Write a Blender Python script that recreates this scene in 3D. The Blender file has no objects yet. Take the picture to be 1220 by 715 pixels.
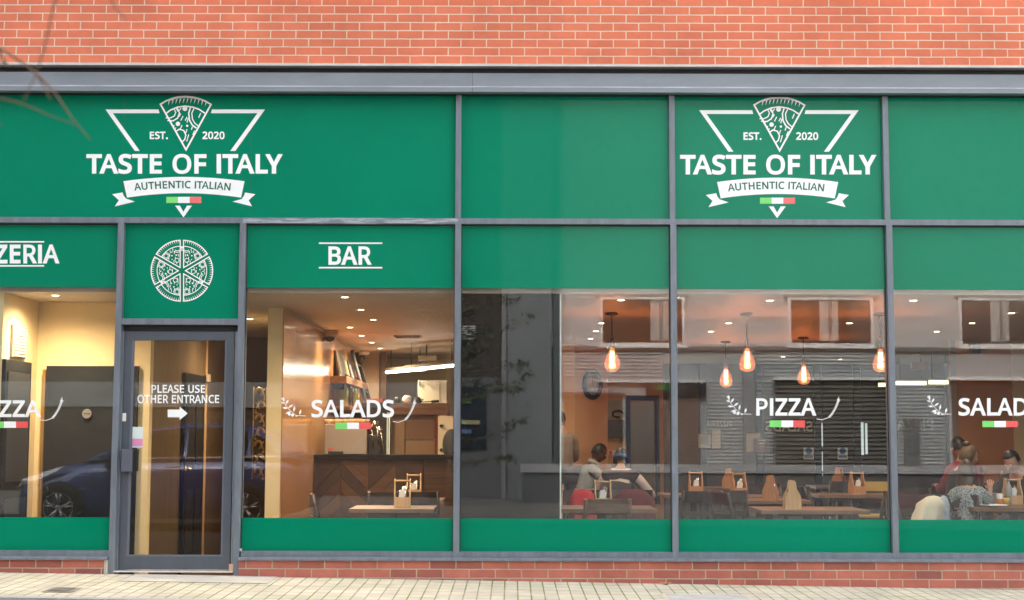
import bpy, bmesh, math, random
from mathutils import Vector, Matrix, Euler, noise
rnd = random.Random(7)
R = math.radians
C = bpy.context.scene.collection
SC = bpy.context.scene

# ------------------------------------------------------------------ camera
F = 1735.0                      # focal length in photo pixels (photo 1220 x 715)
PITCH = math.atan(162.5 / F)
CAM = Vector((0, -12.66, 1.19))
CROT = Euler((math.pi / 2 + PITCH, 0, 0)).to_matrix() @ Matrix.Rotation(0.0029, 3, 'Z')
cd = bpy.data.cameras.new('camera'); cam = bpy.data.objects.new('camera', cd); C.objects.link(cam)
cam.matrix_world = Matrix.Translation(CAM) @ CROT.to_4x4()
cd.sensor_width = 36; cd.lens = F / 1220 * 36; cd.clip_start = 0.05; cd.clip_end = 1000
cd.dof.use_dof = True; cd.dof.focus_distance = 12.75; cd.dof.aperture_fstop = 4.6
SC.camera = cam

# ------------------------------------------------------------------ sky, sun, exposure
w = bpy.data.worlds.new('World'); SC.world = w; w.use_nodes = True
nt = w.node_tree; nt.nodes.clear()
sky = nt.nodes.new('ShaderNodeTexSky'); sky.sky_type = 'NISHITA'; sky.sun_disc = False
sky.sun_elevation = R(42); sky.sun_rotation = R(-12)
sky.air_density = 1.0; sky.dust_density = 6.0; sky.ozone_density = 1.0
hs = nt.nodes.new('ShaderNodeHueSaturation'); hs.inputs['Saturation'].default_value = 0.22
bg = nt.nodes.new('ShaderNodeBackground'); bg.inputs[1].default_value = 0.15
wo = nt.nodes.new('ShaderNodeOutputWorld')
nt.links.new(sky.outputs[0], hs.inputs['Color']); nt.links.new(hs.outputs[0], bg.inputs[0]); nt.links.new(bg.outputs[0], wo.inputs[0])
sl = bpy.data.lights.new('sun', 'SUN'); sl.energy = .55; sl.angle = R(12); sl.color = (1, .95, .88)
sun = bpy.data.objects.new('sun', sl); C.objects.link(sun)
sun.rotation_euler = (R(-(90 - 42)), 0, R(12))      # the sun stands behind the shop: its front is in open shade, the far side of the street is lit
SC.view_settings.view_transform = 'Standard'; SC.view_settings.look = 'None'
SC.view_settings.gamma = 1; SC.view_settings.use_curve_mapping = False
SC.view_settings.exposure = 2.55
SC.render.engine = 'CYCLES'
cy = SC.cycles
cy.use_denoising = True; cy.max_bounces = 10; cy.transparent_max_bounces = 24; cy.glossy_bounces = 6; cy.diffuse_bounces = 4
cy.sample_clamp_indirect = 6; cy.caustics_reflective = False; cy.caustics_refractive = False

# ------------------------------------------------------------------ from a photo pixel to a point at a given depth
def at(px, py, Y):
    d = CROT @ Vector(((px - 610) / F, (357.5 - py) / F, -1))
    return CAM + d * ((Y - CAM.y) / d.y)
def fx(px, Y=0.0, py=450): return at(px, py, Y).x
def fz(py, Y=0.0, px=610): return at(px, py, Y).z
def atz(px, py, z):
    d = CROT @ Vector(((px - 610) / F, (357.5 - py) / F, -1))
    return CAM + d * ((z - CAM.z) / d.z)
def rx(px, d, py=480): return at(px, py, d).x
def rz(py, d): return at(610, py, d).z

# ------------------------------------------------------------------ materials
MATS = {}
def mat(name, col, rough=.5, metal=0, var=.0, vscale=6, bump=.0, bscale=40, coat=0, spec=.5, emit=None, estr=0, stretch=(1, 1, 1), roughvar=0):
    if name in MATS: return MATS[name]
    m = bpy.data.materials.new(name); m.use_nodes = True; MATS[name] = m
    n = m.node_tree; b = n.nodes['Principled BSDF']
    b.inputs['Base Color'].default_value = (*col, 1); b.inputs['Roughness'].default_value = rough
    b.inputs['Metallic'].default_value = metal; b.inputs['Coat Weight'].default_value = coat
    b.inputs['Coat Roughness'].default_value = .04; b.inputs['Specular IOR Level'].default_value = spec
    if emit: b.inputs['Emission Color'].default_value = (*emit, 1); b.inputs['Emission Strength'].default_value = estr
    if var or bump or roughvar:
        tc = n.nodes.new('ShaderNodeTexCoord'); mp = n.nodes.new('ShaderNodeMapping'); mp.inputs['Scale'].default_value = stretch
        n.links.new(tc.outputs['Object'], mp.inputs[0])
    if var or roughvar:
        no = n.nodes.new('ShaderNodeTexNoise'); no.inputs['Scale'].default_value = vscale; no.inputs['Detail'].default_value = 6; no.inputs['Roughness'].default_value = .65
        n.links.new(mp.outputs[0], no.inputs['Vector'])
    if var:
        cr = n.nodes.new('ShaderNodeValToRGB')
        lo = tuple(max(0, c * (1 - var)) for c in col); hi = tuple(min(1, c * (1 + var)) for c in col)
        cr.color_ramp.elements[0].position = .3; cr.color_ramp.elements[1].position = .7
        cr.color_ramp.elements[0].color = (*lo, 1); cr.color_ramp.elements[1].color = (*hi, 1)
        n.links.new(no.outputs[0], cr.inputs[0]); n.links.new(cr.outputs[0], b.inputs['Base Color'])
    if roughvar:
        mr = n.nodes.new('ShaderNodeMapRange'); mr.inputs['To Min'].default_value = max(.02, rough - roughvar); mr.inputs['To Max'].default_value = min(1, rough + roughvar)
        n.links.new(no.outputs[0], mr.inputs[0]); n.links.new(mr.outputs[0], b.inputs['Roughness'])
    if bump:
        nb = n.nodes.new('ShaderNodeTexNoise'); nb.inputs['Scale'].default_value = bscale; nb.inputs['Detail'].default_value = 4
        bp = n.nodes.new('ShaderNodeBump'); bp.inputs['Strength'].default_value = bump; bp.inputs['Distance'].default_value = .01
        n.links.new(mp.outputs[0], nb.inputs['Vector']); n.links.new(nb.outputs[0], bp.inputs['Height']); n.links.new(bp.outputs[0], b.inputs['Normal'])
    return m

def brick_mat(name, c1, c2, mortar, bw=.225, rh=.075, ms=.011, off=.5, ax='XZ', bumpd=.006, dark=None, shift=(0, 0), moss=None, varscale=1.2, rough=.85):
    if name in MATS: return MATS[name]
    m = bpy.data.materials.new(name); m.use_nodes = True; MATS[name] = m
    n = m.node_tree; b = n.nodes['Principled BSDF']; L = n.links.new
    tc = n.nodes.new('ShaderNodeTexCoord'); sp = n.nodes.new('ShaderNodeSeparateXYZ'); cb = n.nodes.new('ShaderNodeCombineXYZ')
    L(tc.outputs['Object'], sp.inputs[0]); L(sp.outputs['XYZ'.index(ax[0])], cb.inputs[0]); L(sp.outputs['XYZ'.index(ax[1])], cb.inputs[1])
    mp = n.nodes.new('ShaderNodeMapping'); mp.inputs['Location'].default_value = (shift[0], shift[1], 0); L(cb.outputs[0], mp.inputs[0])
    nz = n.nodes.new('ShaderNodeTexNoise'); nz.inputs['Scale'].default_value = 9; nz.inputs['Detail'].default_value = 3
    L(mp.outputs[0], nz.inputs['Vector'])
    vm = n.nodes.new('ShaderNodeVectorMath'); vm.operation = 'MULTIPLY_ADD'; vm.inputs[1].default_value = (.006, .006, 0)
    L(nz.outputs['Color'], vm.inputs[0]); L(mp.outputs[0], vm.inputs[2])
    br = n.nodes.new('ShaderNodeTexBrick'); br.offset = off; br.squash = 1
    for k, v in (('Scale', 1), ('Brick Width', bw), ('Row Height', rh), ('Mortar Size', ms / 2), ('Mortar Smooth', .25), ('Bias', 0)): br.inputs[k].default_value = v
    br.inputs['Color1'].default_value = (*c1, 1); br.inputs['Color2'].default_value = (*c2, 1); br.inputs['Mortar'].default_value = (*mortar, 1)
    L(vm.outputs[0], br.inputs['Vector'])
    n2 = n.nodes.new('ShaderNodeTexNoise'); n2.inputs['Scale'].default_value = varscale; n2.inputs['Detail'].default_value = 8; n2.inputs['Roughness'].default_value = .7
    L(mp.outputs[0], n2.inputs['Vector'])
    mr = n.nodes.new('ShaderNodeMapRange'); mr.inputs['From Min'].default_value = .3; mr.inputs['From Max'].default_value = .7; mr.inputs['To Min'].default_value = .78; mr.inputs['To Max'].default_value = 1.16
    L(n2.outputs[0], mr.inputs[0])
    mx = n.nodes.new('ShaderNodeMix'); mx.data_type = 'RGBA'; mx.blend_type = 'MULTIPLY'; mx.inputs[0].default_value = 1
    L(br.outputs['Color'], mx.inputs[6]); L(mr.outputs[0], mx.inputs[7])
    out = mx.outputs[2]
    if dark:      # some bricks burnt darker
        b2 = n.nodes.new('ShaderNodeTexBrick'); b2.offset = off
        for k, v in (('Scale', 1), ('Brick Width', bw), ('Row Height', rh), ('Mortar Size', ms / 2), ('Mortar Smooth', .25), ('Bias', -.42)): b2.inputs[k].default_value = v
        b2.inputs['Color1'].default_value = (0, 0, 0, 1); b2.inputs['Color2'].default_value = (1, 1, 1, 1); b2.inputs['Mortar'].default_value = (0, 0, 0, 1)
        L(vm.outputs[0], b2.inputs['Vector'])
        m2 = n.nodes.new('ShaderNodeMix'); m2.data_type = 'RGBA'; m2.inputs[7].default_value = (*dark, 1)
        pw = n.nodes.new('ShaderNodeMath'); pw.operation = 'POWER'; pw.inputs[1].default_value = 1.6
        L(b2.outputs['Color'], pw.inputs[0]); L(pw.outputs[0], m2.inputs[0]); L(out, m2.inputs[6]); out = m2.outputs[2]
    if moss:
        n3 = n.nodes.new('ShaderNodeTexNoise'); n3.inputs['Scale'].default_value = 1.7; n3.inputs['Detail'].default_value = 5; L(mp.outputs[0], n3.inputs['Vector'])
        cr = n.nodes.new('ShaderNodeValToRGB'); cr.color_ramp.elements[0].position = .42; cr.color_ramp.elements[1].position = .56
        L(n3.outputs[0], cr.inputs[0])
        mm = n.nodes.new('ShaderNodeMath'); mm.operation = 'MULTIPLY'; L(cr.outputs[0], mm.inputs[0]); L(br.outputs['Fac'], mm.inputs[1])
        m3 = n.nodes.new('ShaderNodeMix'); m3.data_type = 'RGBA'; m3.inputs[7].default_value = (*moss, 1)
        L(mm.outputs[0], m3.inputs[0]); L(out, m3.inputs[6]); out = m3.outputs[2]
    L(out, b.inputs['Base Color']); b.inputs['Roughness'].default_value = rough; b.inputs['Specular IOR Level'].default_value = .25
    iv = n.nodes.new('ShaderNodeMath'); iv.operation = 'SUBTRACT'; iv.inputs[0].default_value = 1; L(br.outputs['Fac'], iv.inputs[1])
    n4 = n.nodes.new('ShaderNodeTexNoise'); n4.inputs['Scale'].default_value = 120; L(mp.outputs[0], n4.inputs['Vector'])
    ad = n.nodes.new('ShaderNodeMath'); ad.operation = 'MULTIPLY_ADD'; ad.inputs[1].default_value = .25; L(n4.outputs[0], ad.inputs[0]); L(iv.outputs[0], ad.inputs[2])
    bp = n.nodes.new('ShaderNodeBump'); bp.inputs['Strength'].default_value = .8; bp.inputs['Distance'].default_value = bumpd
    L(ad.outputs[0], bp.inputs['Height']); L(bp.outputs[0], b.inputs['Normal'])
    return m

def wood_mat(name, c1, c2, rough=.4, axis='Z', scale=5, coat=0):
    if name in MATS: return MATS[name]
    m = bpy.data.materials.new(name); m.use_nodes = True; MATS[name] = m
    n = m.node_tree; b = n.nodes['Principled BSDF']; L = n.links.new
    tc = n.nodes.new('ShaderNodeTexCoord'); mp = n.nodes.new('ShaderNodeMapping')
    mp.inputs['Scale'].default_value = {'X': (.6, 9, 9), 'Y': (9, .6, 9), 'Z': (9, 9, .6)}[axis]
    L(tc.outputs['Object'], mp.inputs[0])
    no = n.nodes.new('ShaderNodeTexNoise'); no.inputs['Scale'].default_value = scale; no.inputs['Detail'].default_value = 8; no.inputs['Roughness'].default_value = .7; no.inputs['Distortion'].default_value = .6
    L(mp.outputs[0], no.inputs['Vector'])
    cr = n.nodes.new('ShaderNodeValToRGB'); cr.color_ramp.elements[0].position = .33; cr.color_ramp.elements[1].position = .66
    cr.color_ramp.elements[0].color = (*c1, 1); cr.color_ramp.elements[1].color = (*c2, 1)
    L(no.outputs[0], cr.inputs[0]); L(cr.outputs[0], b.inputs['Base Color'])
    b.inputs['Roughness'].default_value = rough; b.inputs['Coat Weight'].default_value = coat; b.inputs['Coat Roughness'].default_value = .12
    bp = n.nodes.new('ShaderNodeBump'); bp.inputs['Strength'].default_value = .15; bp.inputs['Distance'].default_value = .004; L(no.outputs[0], bp.inputs['Height']); L(bp.outputs[0], b.inputs['Normal'])
    return m

def glass_mat(name, tint=(.93, .96, .95), f0=.045, film=0.0):
    if name in MATS: return MATS[name]
    m = bpy.data.materials.new(name); m.use_nodes = True; MATS[name] = m
    n = m.node_tree; n.nodes.clear(); L = n.links.new
    o = n.nodes.new('ShaderNodeOutputMaterial'); t = n.nodes.new('ShaderNodeBsdfTransparent'); t.inputs[0].default_value = (*tint, 1)
    g = n.nodes.new('ShaderNodeBsdfGlossy'); g.inputs['Roughness'].default_value = 0.0
    lw = n.nodes.new('ShaderNodeLayerWeight'); lw.inputs[0].default_value = .5
    pw = n.nodes.new('ShaderNodeMath'); pw.operation = 'POWER'; pw.inputs[1].default_value = 5; L(lw.outputs['Facing'], pw.inputs[0])
    ma = n.nodes.new('ShaderNodeMath'); ma.operation = 'MULTIPLY_ADD'; ma.inputs[1].default_value = 1 - f0; ma.inputs[2].default_value = f0; L(pw.outputs[0], ma.inputs[0])
    mx = n.nodes.new('ShaderNodeMixShader'); L(ma.outputs[0], mx.inputs[0]); L(t.outputs[0], mx.inputs[1]); L(g.outputs[0], mx.inputs[2])
    # very slight waviness of real float glass
    tc = n.nodes.new('ShaderNodeTexCoord'); no = n.nodes.new('ShaderNodeTexNoise'); no.inputs['Scale'].default_value = .9; no.inputs['Detail'].default_value = 1
    bp = n.nodes.new('ShaderNodeBump'); bp.inputs['Strength'].default_value = .2; bp.inputs['Distance'].default_value = .002
    L(tc.outputs['Object'], no.inputs['Vector']); L(no.outputs[0], bp.inputs['Height']); L(bp.outputs[0], g.inputs['Normal'])
    last = mx
    if film:     # thin uneven dust and rain streaks on the outside face
        mp = n.nodes.new('ShaderNodeMapping'); mp.inputs['Scale'].default_value = (5, 5, .5); L(tc.outputs['Object'], mp.inputs[0])
        n2 = n.nodes.new('ShaderNodeTexNoise'); n2.inputs['Scale'].default_value = 1; n2.inputs['Detail'].default_value = 5; L(mp.outputs[0], n2.inputs['Vector'])
        mr = n.nodes.new('ShaderNodeMapRange'); mr.inputs['From Min'].default_value = .45; mr.inputs['From Max'].default_value = .8; mr.inputs['To Min'].default_value = film * .3; mr.inputs['To Max'].default_value = film * 2; L(n2.outputs[0], mr.inputs[0])
        df = n.nodes.new('ShaderNodeBsdfDiffuse'); df.inputs[0].default_value = (.6, .6, .58, 1)
        m2 = n.nodes.new('ShaderNodeMixShader'); L(mr.outputs[0], m2.inputs[0]); L(mx.outputs[0], m2.inputs[1]); L(df.outputs[0], m2.inputs[2]); last = m2
    L(last.outputs[0], o.inputs[0])
    return m

FRAME = mat('frame_paint', (.16, .188, .225), .42, 0, .2, 3, .08, 60, roughvar=.15, stretch=(6, 6, 1))
FRAMED = mat('door_paint', (.08, .095, .118), .42, 0, .12, 4, .05, 60, roughvar=.1)
BEAM = mat('beam_paint', (.205, .235, .265), .5, 0, .16, 1.1, .1, 30, stretch=(1, 1, 4), roughvar=.12)
GREEN = mat('green_panel', (.0, .22, .122), .35, 0, .07, .6, 0, coat=.15, spec=.05)
GREENF = mat('green_film', (.0, .22, .122), .4, 0, .07, .6, 0, coat=.2, spec=.05)
FRAMEW = None
VINYL = mat('white_vinyl', (.9, .94, .94), .45)
VGREEN = mat('flag_green', (.2, .72, .17), .5)
VRED = mat('flag_red', (.82, .1, .1), .5)
VTEXT = mat('green_vinyl', (.006, .13, .07), .5)
GLASS = glass_mat('shop_glass', tint=(.95, .97, .96), f0=.042, film=.002)
BLACK = mat('matt_black', (.012, .012, .013), .5)
WHITE = mat('white_paint', (.8, .8, .78), .5, 0, .04, 4)
STEEL = mat('steel', (.55, .55, .55), .3, 1)

# ------------------------------------------------------------------ mesh builder
class MB:
    def __init__(s): s.b = bmesh.new()
    def box(s, x0, x1, y0, y1, z0, z1, mi=0):
        r = bmesh.ops.create_cube(s.b, size=1)
        for v in r['verts']:
            v.co = Vector(((x0 + x1) / 2 + v.co.x * (x1 - x0), (y0 + y1) / 2 + v.co.y * (y1 - y0), (z0 + z1) / 2 + v.co.z * (z1 - z0)))
        if mi:
            for f in {f for v in r['verts'] for f in v.link_faces}: f.material_index = mi
        return s
    def obox(s, c, sx, sy, sz, rot=None, mi=0):
        r = bmesh.ops.create_cube(s.b, size=1); M = rot if rot else Matrix.Identity(3)
        for v in r['verts']: v.co = Vector(c) + M @ Vector((v.co.x * sx, v.co.y * sy, v.co.z * sz))
        for f in {f for v in r['verts'] for f in v.link_faces}: f.material_index = mi
        return s
    def tube(s, pts, rad, n=8, cap=True, mi=0):
        pts = [Vector(p) for p in pts]; rads = rad if isinstance(rad, (list, tuple)) else [rad] * len(pts)
        rings = []; u = None
        for i, p in enumerate(pts):
            t = (pts[min(i + 1, len(pts) - 1)] - pts[max(i - 1, 0)]).normalized()
            if u is None: u = t.orthogonal().normalized()
            else:
                u = (u - t * u.dot(t))
                u = u.normalized() if u.length > 1e-5 else t.orthogonal().normalized()
            v = t.cross(u)
            rings.append([s.b.verts.new(p + (u * math.cos(a) + v * math.sin(a)) * rads[i]) for a in [2 * math.pi * k / n for k in range(n)]])
        for a, b in zip(rings, rings[1:]):
            for k in range(n):
                f = s.b.faces.new((a[k], a[(k + 1) % n], b[(k + 1) % n], b[k])); f.smooth = True; f.material_index = mi
        if cap:
            f = s.b.faces.new(rings[0][::-1]); f.material_index = mi
            f = s.b.faces.new(rings[-1]); f.material_index = mi
        return s
    def lathe(s, prof, c=(0, 0, 0), n=20, M=None, mi=0, smooth=True):
        c = Vector(c); M = M or Matrix.Identity(3); rings = []
        for r_, z in prof:
            if r_ < 1e-6: rings.append([s.b.verts.new(c + M @ Vector((0, 0, z)))])
            else: rings.append([s.b.verts.new(c + M @ Vector((r_ * math.cos(2 * math.pi * k / n), r_ * math.sin(2 * math.pi * k / n), z))) for k in range(n)])
        for a, b in zip(rings, rings[1:]):
            for k in range(n):
                k2 = (k + 1) % n
                if len(a) == 1 and len(b) == 1: continue
                if len(a) == 1: vs = (a[0], b[k2], b[k])
                elif len(b) == 1: vs = (a[k], a[k2], b[0])
                else: vs = (a[k], a[k2], b[k2], b[k])
                f = s.b.faces.new(vs); f.smooth = smooth; f.material_index = mi
        return s
    def prism(s, poly, f, t0, t1, mi=0):
        """poly: 2-D points; f(u, v, t) -> 3-D."""
        a = [s.b.verts.new(f(u, v, t0)) for u, v in poly]; b = [s.b.verts.new(f(u, v, t1)) for u, v in poly]; n = len(poly)
        fs = [s.b.faces.new(a[::-1]), s.b.faces.new(b)]
        for k in range(n): fs.append(s.b.faces.new((a[k], a[(k + 1) % n], b[(k + 1) % n], b[k])))
        for q in fs: q.material_index = mi
        return s
    def sphere(s, c, r, sc=(1, 1, 1), n=12, mi=0, M=None):
        q = bmesh.ops.create_uvsphere(s.b, u_segments=n, v_segments=max(6, n * 2 // 3), radius=1)
        for v in q['verts']:
            p = Vector((v.co.x * r * sc[0], v.co.y * r * sc[1], v.co.z * r * sc[2]))
            v.co = Vector(c) + (M @ p if M else p)
        for f in {f for v in q['verts'] for f in v.link_faces}: f.smooth = True; f.material_index = mi
        return s
    def quad(s, a, b, c, d, mi=0):
        f = s.b.faces.new([s.b.verts.new(Vector(p)) for p in (a, b, c, d)]); f.material_index = mi; return s
    def build(s, name, m, parent=None, origin=None, bevel=0, fix=True):
        if fix: bmesh.ops.recalc_face_normals(s.b, faces=s.b.faces[:])
        if bevel:
            bmesh.ops.bevel(s.b, geom=[e for e in s.b.edges if len(e.link_faces) == 2 and e.calc_face_angle(0) > .6], offset=bevel, segments=2, affect='EDGES', clamp_overlap=True, profile=.6)
        o = Vector(origin) if origin is not None else (WLOC[parent.name] if parent is not None else Vector((0, 0, 0)))
        bmesh.ops.translate(s.b, verts=s.b.verts[:], vec=-o)
        me = bpy.data.meshes.new(name); s.b.to_mesh(me); s.b.free()
        for q in (m if isinstance(m, (list, tuple)) else [m]): me.materials.append(q)
        ob = bpy.data.objects.new(name, me); C.objects.link(ob)
        if parent is not None: ob.parent = parent; ob.location = o - WLOC[parent.name]
        else: ob.location = o
        WLOC[ob.name] = o
        return ob
WLOC = {}
def tag(o, label=None, cat=None, group=None, kind=None):
    for k, v in (('label', label), ('category', cat), ('group', group), ('kind', kind)):
        if v: o[k] = v
    return o
def thing(name, label, cat, loc=(0, 0, 0), rotz=0, group=None, kind=None):
    o = bpy.data.objects.new(name, None); C.objects.link(o); o.empty_display_size = .1
    o.location = loc; o.rotation_euler = (0, 0, rotz); WLOC[o.name] = Vector(loc)
    return tag(o, label, cat, group, kind)
def copy_tree(o, parent=None):
    c = o.copy(); C.objects.link(c)
    if parent is not None: c.parent = parent
    WLOC[c.name] = WLOC.get(o.name, Vector((0, 0, 0)))
    for ch in [q for q in KIDS(o)]: copy_tree(ch, c)
    return c
def KIDS(o): return [q for q in list(C.objects) if q.parent == o]
def place(proto, used, loc, rotz, label, group=None, sc=None):
    """first call moves the prototype itself, later calls copy it with its parts"""
    o = proto if not used else copy_tree(proto)
    used.append(1); o.location = loc; o.rotation_euler = (0, 0, rotz); o['label'] = label
    if group: o['group'] = group
    if sc: o.scale = sc
    return o

def worn_mat():
    """grey frame paint worn to bare pale metal in patches"""
    m = mat('frame_worn', (.16, .188, .225), .45); n = m.node_tree; b = n.nodes['Principled BSDF']; L = n.links.new
    tc = n.nodes.new('ShaderNodeTexCoord'); mp = n.nodes.new('ShaderNodeMapping'); mp.inputs['Scale'].default_value = (2.2, 8, 30); L(tc.outputs['Object'], mp.inputs[0])
    no = n.nodes.new('ShaderNodeTexNoise'); no.inputs['Scale'].default_value = 2.2; no.inputs['Detail'].default_value = 9; no.inputs['Roughness'].default_value = .72; L(mp.outputs[0], no.inputs['Vector'])
    cr = n.nodes.new('ShaderNodeValToRGB'); cr.color_ramp.elements[0].position = .46; cr.color_ramp.elements[1].position = .56
    cr.color_ramp.elements[0].color = (.16, .188, .225, 1); cr.color_ramp.elements[1].color = (.40, .43, .47, 1); L(no.outputs[0], cr.inputs[0]); L(cr.outputs[0], b.inputs['Base Color']); return m
# ================================================================== ground
SLOPE = -(fz(702.3, 0, 1220) - fz(683.8, 0, 137)) / (fx(1220, 0, 702) - fx(137, 0, 684))
GX0 = fx(137, 0, 684); GZ0 = fz(683.8, 0, 137)
def gz(x, y=0): return GZ0 - SLOPE * (x - GX0) + .012 * y          # falls along the street and a little towards the kerb
KY = -1.0
for _ in range(40):          # the kerb shows along the bottom edge at the left
    KY += .5 * (atz(20, 710, gz(fx(20, KY, 710), KY)).y - KY)
def strip(name, x0, x1, y0, y1, dz, m, thick=.0, nx=12):
    q = MB()
    vs = []
    for i in range(nx + 1):
        x = x0 + (x1 - x0) * i / nx
        vs.append((q.b.verts.new((x, y0, gz(x, max(y0, -2.2)) + dz)), q.b.verts.new((x, y1, gz(x, max(y1, -2.2)) + dz))))
    for a, b in zip(vs, vs[1:]): q.b.faces.new((a[0], b[0], b[1], a[1]))
    o = q.build(name, m, fix=False); return tag(o, kind='structure')
PAVING = brick_mat('block_paving', (.65, .605, .50), (.58, .535, .44), (.37, .345, .26), bw=.106, rh=.212, ms=.012, off=0, ax='XY', bumpd=.004, moss=(.17, .27, .04), varscale=2.5, shift=(.05, .02))
ASPH = mat('asphalt', (.055, .055, .057), .9, 0, .25, 30, .4, 150)
KERB = mat('kerb_stone', (.42, .41, .39), .8, 0, .12, 6, .3, 60)
CONC = mat('concrete', (.55, .53, .48), .85, 0, .1, 3, .2, 50)
strip('pavement', -14, 14, KY, .02, 0, PAVING)
strip('kerb', -14, 14, KY - .13, KY, .002, KERB)
q = MB()
for i in range(12):
    x0 = -14 + 28 * i / 12; x1 = x0 + 28 / 12
    q.b.faces.new([q.b.verts.new(p) for p in ((x0, KY - .13, gz(x0, -2.2) - .13), (x1, KY - .13, gz(x1, -2.2) - .13), (x1, KY - .13, gz(x1, KY) + .002), (x0, KY - .13, gz(x0, KY) + .002))])
tag(q.build('kerb_face', KERB, fix=False), kind='structure')
strip('road', -14, 14, -9.2, KY - .13, -.12, ASPH)
strip('pavement_opposite', -14, 14, -17.4, -9.2, -.02, mat('far_paving', (.2, .19, .175), .9, 0, .15, 4, .2, 40))
q = MB(); q.quad((-300, -300, -.75), (300, -300, -.75), (300, 300, -.75), (-300, 300, -.75))
tag(q.build('ground', mat('ground_soil', (.12, .11, .09), .9, 0, .2, .5)), kind='structure')
# concrete apron before the door, metal covers, dead leaf
q = MB(); xa, xb = fx(172, -.2, 688), fx(334, -.2, 688)
def gquad(q, x0, x1, y0, y1, dz, jit=0):
    q.quad((x0, y0, gz(x0, y0) + dz), (x1, y0, gz(x1, y0) + dz), (x1 - jit, y1, gz(x1, y1) + dz), (x0 + jit, y1, gz(x0, y1) + dz))
gquad(q, xa - .12, xb - .05, -.55, -.01, .004)
tag(q.build('door_apron', CONC, fix=False), kind='structure')
def cover(px0, px1, py0, py1, name, label, m, fm):
    p = atz((px0 + px1) / 2, (py0 + py1) / 2, -.02); p.z = gz(p.x, p.y)
    def yy(py):
        y = -1.
        for _ in range(20):
            a = atz((px0 + px1) / 2, py, gz(p.x, y)); y = a.y
        return y
    y0, y1 = yy(py1), yy(py0); ym = (y0 + y1) / 2
    xa, xb = at(px0, (py0 + py1) / 2, ym).x, at(px1, (py0 + py1) / 2, ym).x
    t = thing(name, label, 'cover', (p.x, ym, gz(p.x, ym)))
    q = MB(); gquad(q, xa, xb, y0, y1, .005); q.build('rim', fm, t, fix=False)
    q = MB(); e = .04; gquad(q, xa + e, xb - e, y0 + e, y1 - e, .009); q.build('lid', m, t, fix=False)
    return xa, xb, y0, y1
cover(56, 92, 700.5, 706, 'access_cover', 'small dark metal access cover set in the paving near the kerb', mat('cover_metal', (.2, .2, .2), .5, .6, .2, 20, .3, 90), mat('cover_rim', (.32, .3, .26), .7))
cover(792, 900, 708.5, 722, 'inspection_cover', 'large pale concrete inspection cover in the paving below the pizza window', mat('cover_concrete', (.5, .5, .48), .8, 0, .2, 5, .3, 40), mat('cover_edge', (.62, .56, .44), .85, 0, .1, 8))
q = MB(); p = at(795, 694, -.25); x, y = p.x, -.12
for k in range(6):
    a = k * 1.05; q.tube([(x, y, gz(x, y) + .012), (x + .05 * math.cos(a), y + .03 * math.sin(a), gz(x, y) + .018)], [.012, .003], 5)
tag(q.build('dead_leaf', mat('dead_leaf', (.42, .22, .1), .8), origin=(x, y, gz(x, y))), 'curled brown dead leaf lying against the brick plinth', 'leaf')

# ================================================================== the restaurant building
BLD = thing('restaurant_building', 'red brick building with green glazed restaurant front in grey metal frame', 'building', (0, .3, GZ0), kind='thing')
BRICK = brick_mat('red_brick', (.70, .20, .112), (.63, .175, .098), (.72, .58, .44), dark=None, shift=(.005, -((fz(76.6, -.03) - GZ0 + .004) % .075)), varscale=1.1)
BRICKL = brick_mat('plinth_brick', (.50, .17, .125), (.38, .115, .085), (.46, .38, .29), dark=(.19, .10, .095), shift=(.02, .022), varscale=3)
XL, XR = fx(-112, 0, 272), fx(1316, 0, 272)
MX = [fx(p, 0, 272) for p in (-112, 144, 289.3, 545.9, 802.2, 1059.5, 1316, 1572.5)]
UX = [fx(-112, 0, 190), fx(546.1, 0, 190), fx(800.9, 0, 190), fx(1056.1, 0, 190), fx(1311, 0, 190), fx(1566, 0, 190)]
GY = .062                                       # glass plane behind the front of the frame (Y = 0)
zb = fz(76.6, -.03)                             # bottom of the brickwork
q = MB(); q.box(-11, 11, -.03, .3, zb, 8.6); q.build('wall', BRICK, BLD)
q = MB(); q.box(-11, 11, .302, 12.9, 2.82, 8.6); q.build('upper_floors', mat('upper_body', (.3, .27, .25), .9), BLD)
# pale lintel edge under the bricks, dark gap, then a steel beam with a deeper bottom lip
ya = -.10
zt0, zt1 = fz(78.8, ya), fz(76.4, ya)
zw1 = fz(87.3, -.055); zl0, zl1 = fz(109.6, ya), fz(104.0, ya)
q = MB(); q.box(-11, 11, ya, .0, zt0, zt1); q.build('lintel_edge', mat('lintel_pale', (.55, .53, .51), .5, .1, .12, 3), BLD)
q = MB(); q.box(-11, 11, .03, .2, zl1, zt0 - .001); q.build('gap_board', mat('gap_shade', (.03, .03, .032), .7), BLD)  # shade inside the open gap is put into this board's near-black colour
q = MB()
for x0, x1 in ((-11, fx(563, ya, 100) - .0015), (fx(563, ya, 100) + .0015, 11)):
    prof = [(.028, zw1), (-.055, zw1), (-.058, zl1 + .006), (ya + .012, zl1 + .004), (ya, zl1 - .003), (ya, zl0), (-.02, zl0), (.028, zl0)]
    q.prism(prof, lambda u, v, t: Vector((t, u, v)), x0, x1)
q.build('beam', BEAM, BLD)
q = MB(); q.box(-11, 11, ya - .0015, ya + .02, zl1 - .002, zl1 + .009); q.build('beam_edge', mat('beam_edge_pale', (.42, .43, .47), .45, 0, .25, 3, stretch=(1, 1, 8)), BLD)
q = MB(); zf = fz(113.2, .0); q.box(-11, 11, -.018, .2, zf, zl0 + .001); q.build('recess', mat('recess_shade', (.014, .014, .015), .7, 0, .2, 5), BLD)  # shadow under the beam is deepened by the near-black colour
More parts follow.
